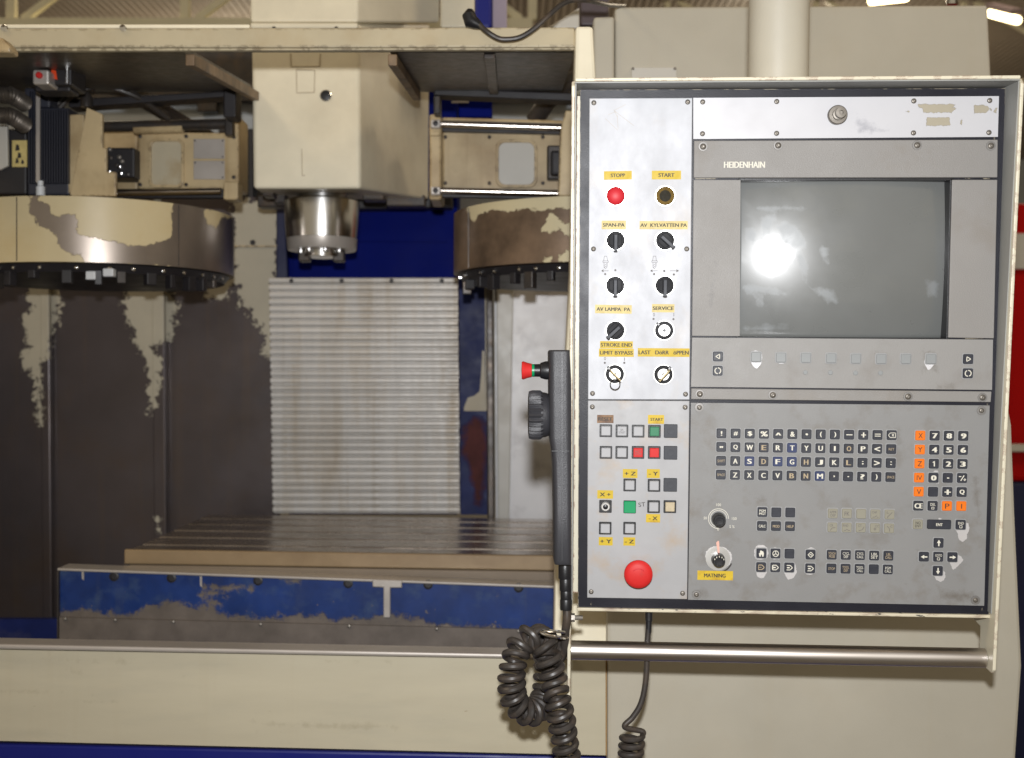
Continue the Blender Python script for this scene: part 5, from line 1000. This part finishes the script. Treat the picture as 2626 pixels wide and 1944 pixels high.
b = MB(); b.lathe([(24 * s1, -.002), (23.5 * s1, 8 * s1), (20 * s1, 20 * s1), (16.5 * s1, 23 * s1), (16.2 * s1, 37 * s1)], q, (-1, 0, 0), 32); b.build('stop_collar', M['black'], pn)
b = MB(); b.lathe([(16.4 * s1, 37 * s1), (16.4 * s1, 43 * s1)], q, (-1, 0, 0), 32); b.build('stop_ring', M['green'], pn)
b = MB(); b.lathe([(15 * s1, 43 * s1), (17.5 * s1, 44 * s1), (20 * s1, 55 * s1), (23.6 * s1, 65 * s1), (22 * s1, 69 * s1), (.0005, 70 * s1)], q, (-1, 0, 0), 32); b.build('stop_button', M['red'], pn)
for y0, y1, x0, x1, m_ in ((1441, 1446, 1437, 1464, 'brass'), (1446, 1484, 1432, 1466, 'black'), (1484, 1515, 1435, 1466, 'black'), (1515, 1537, 1437, 1466, 'black'), (1537, 1564, 1436, 1467, 'black')):
    cx_ = (x0 + x1) / 2; a = at(cx_, y0, PD); c_ = at(cx_, y1, PD); r_ = (x1 - x0) / 2 * s1; b = MB(); b.lathe([(r_ * .96, 0), (r_, .001), (r_, a.z - c_.z - .001), (r_ * .96, a.z - c_.z)], a, (0, 0, -1), 28); b.build('cable_gland', M[m_], pn)
b = MB(); b.tube(curve_pts([at(1454, 1560, PD), at(1454, 1590, PD), at(1450, 1620, PD + .005), at(1448, 1655, PD + .012), at(1438, 1690, PD + .02), at(1420, 1705, PD + .02)]), .0058, 12); b.build('straight_cable', M['rubber'], pn)
def coil(path, rad_, wire, pitch, phase=0., taper=True, n=9):
    P = path; L = [0.]
    for i in range(1, len(P)): L.append(L[-1] + (P[i] - P[i - 1]).length)
    t = (P[1] - P[0]).normalized(); nn_ = t.orthogonal().normalized(); fr_ = []
    for i in range(len(P)):
        t2 = (P[min(i + 1, len(P) - 1)] - P[max(i - 1, 0)]).normalized(); nn_ = t.rotation_difference(t2) @ nn_; nn_ = (nn_ - t2 * nn_.dot(t2)).normalized(); t = t2; fr_.append((nn_.copy(), t.cross(nn_)))
    steps = int(L[-1] / pitch * 22); out = []; j = 0; ph = phase
    for k in range(steps + 1):
        s = L[-1] * k / steps
        while j < len(L) - 2 and L[j + 1] < s: j += 1
        f_ = (s - L[j]) / max(L[j + 1] - L[j], 1e-9); p_ = P[j].lerp(P[j + 1], f_); a_, b_ = fr_[j][0].lerp(fr_[j + 1][0], f_), fr_[j][1].lerp(fr_[j + 1][1], f_)
        ph += 2 * math.pi / 22 * (1 + .10 * math.sin(s * 61) + .05 * math.sin(s * 143 + 1)); rk = rad_ * (1 + .04 * math.sin(s * 97))
        if taper: rk *= min(1, .1 + k / 14)
        out.append(p_ + (a_ * math.cos(ph) + b_ * math.sin(ph)) * rk)
    b = MB(); b.tube(out, wire, n); b.start = out[0]; b.next = out[1]; return b
path = curve_pts([at(1422, 1700, 1.645), at(1414, 1668, 1.64), at(1392, 1640, 1.625), at(1362, 1634, 1.612), at(1334, 1655, 1.61), at(1316, 1705, 1.60), at(1312, 1757, 1.60), at(1320, 1798, 1.605), at(1345, 1824, 1.615), at(1374, 1822, 1.635), at(1393, 1790, 1.655), at(1402, 1745, 1.66), at(1402, 1690, 1.655), at(1390, 1645, 1.63), at(1388, 1640, 1.615), at(1398, 1656, 1.602), at(1409, 1700, 1.60), at(1421, 1750, 1.60), at(1432, 1806, 1.59), at(1443, 1867, 1.595), at(1452, 1928, 1.60), at(1458, 2000, 1.60), at(1462, 2090, 1.60)], 14)
coil(path, .0146, .0049, .0150).build('coiled_cable', M['rubber'], pn)

cc = thing('coiled_cord', at(1664, 1565, 1.66), 'black coiled cord dropping from the underside of the control panel past the handle bar', 'cord')
CD = 1.66
b = MB(); b.tube([at(1664, 1555, CD), at(1664, 1592, CD), at(1664, 1594, CD), at(1663, 1622, CD)], [.0052, .0050, .0042, .0040], 14); b.build('strain_relief', M['black'], cc)
cb = coil(curve_pts([at(1622, 1884, CD), at(1618, 1930, CD), at(1612, 1980, CD), at(1608, 2080, CD)], 14), .0142, .0042, .0118, 3.6, False); cb.build('coil', M['rubber'], cc)
b = MB(); b.tube(curve_pts([at(1663, 1612, CD), at(1660, 1650, CD), at(1658, 1720, CD), at(1652, 1772, CD), at(1641, 1810, CD), at(1622, 1840, CD), at(1602, 1864, CD), cb.start * 2 - cb.next + Vector((-.001, 0, .004)), cb.start]), .0040, 12); b.build('straight_cord', M['rubber'], cc)
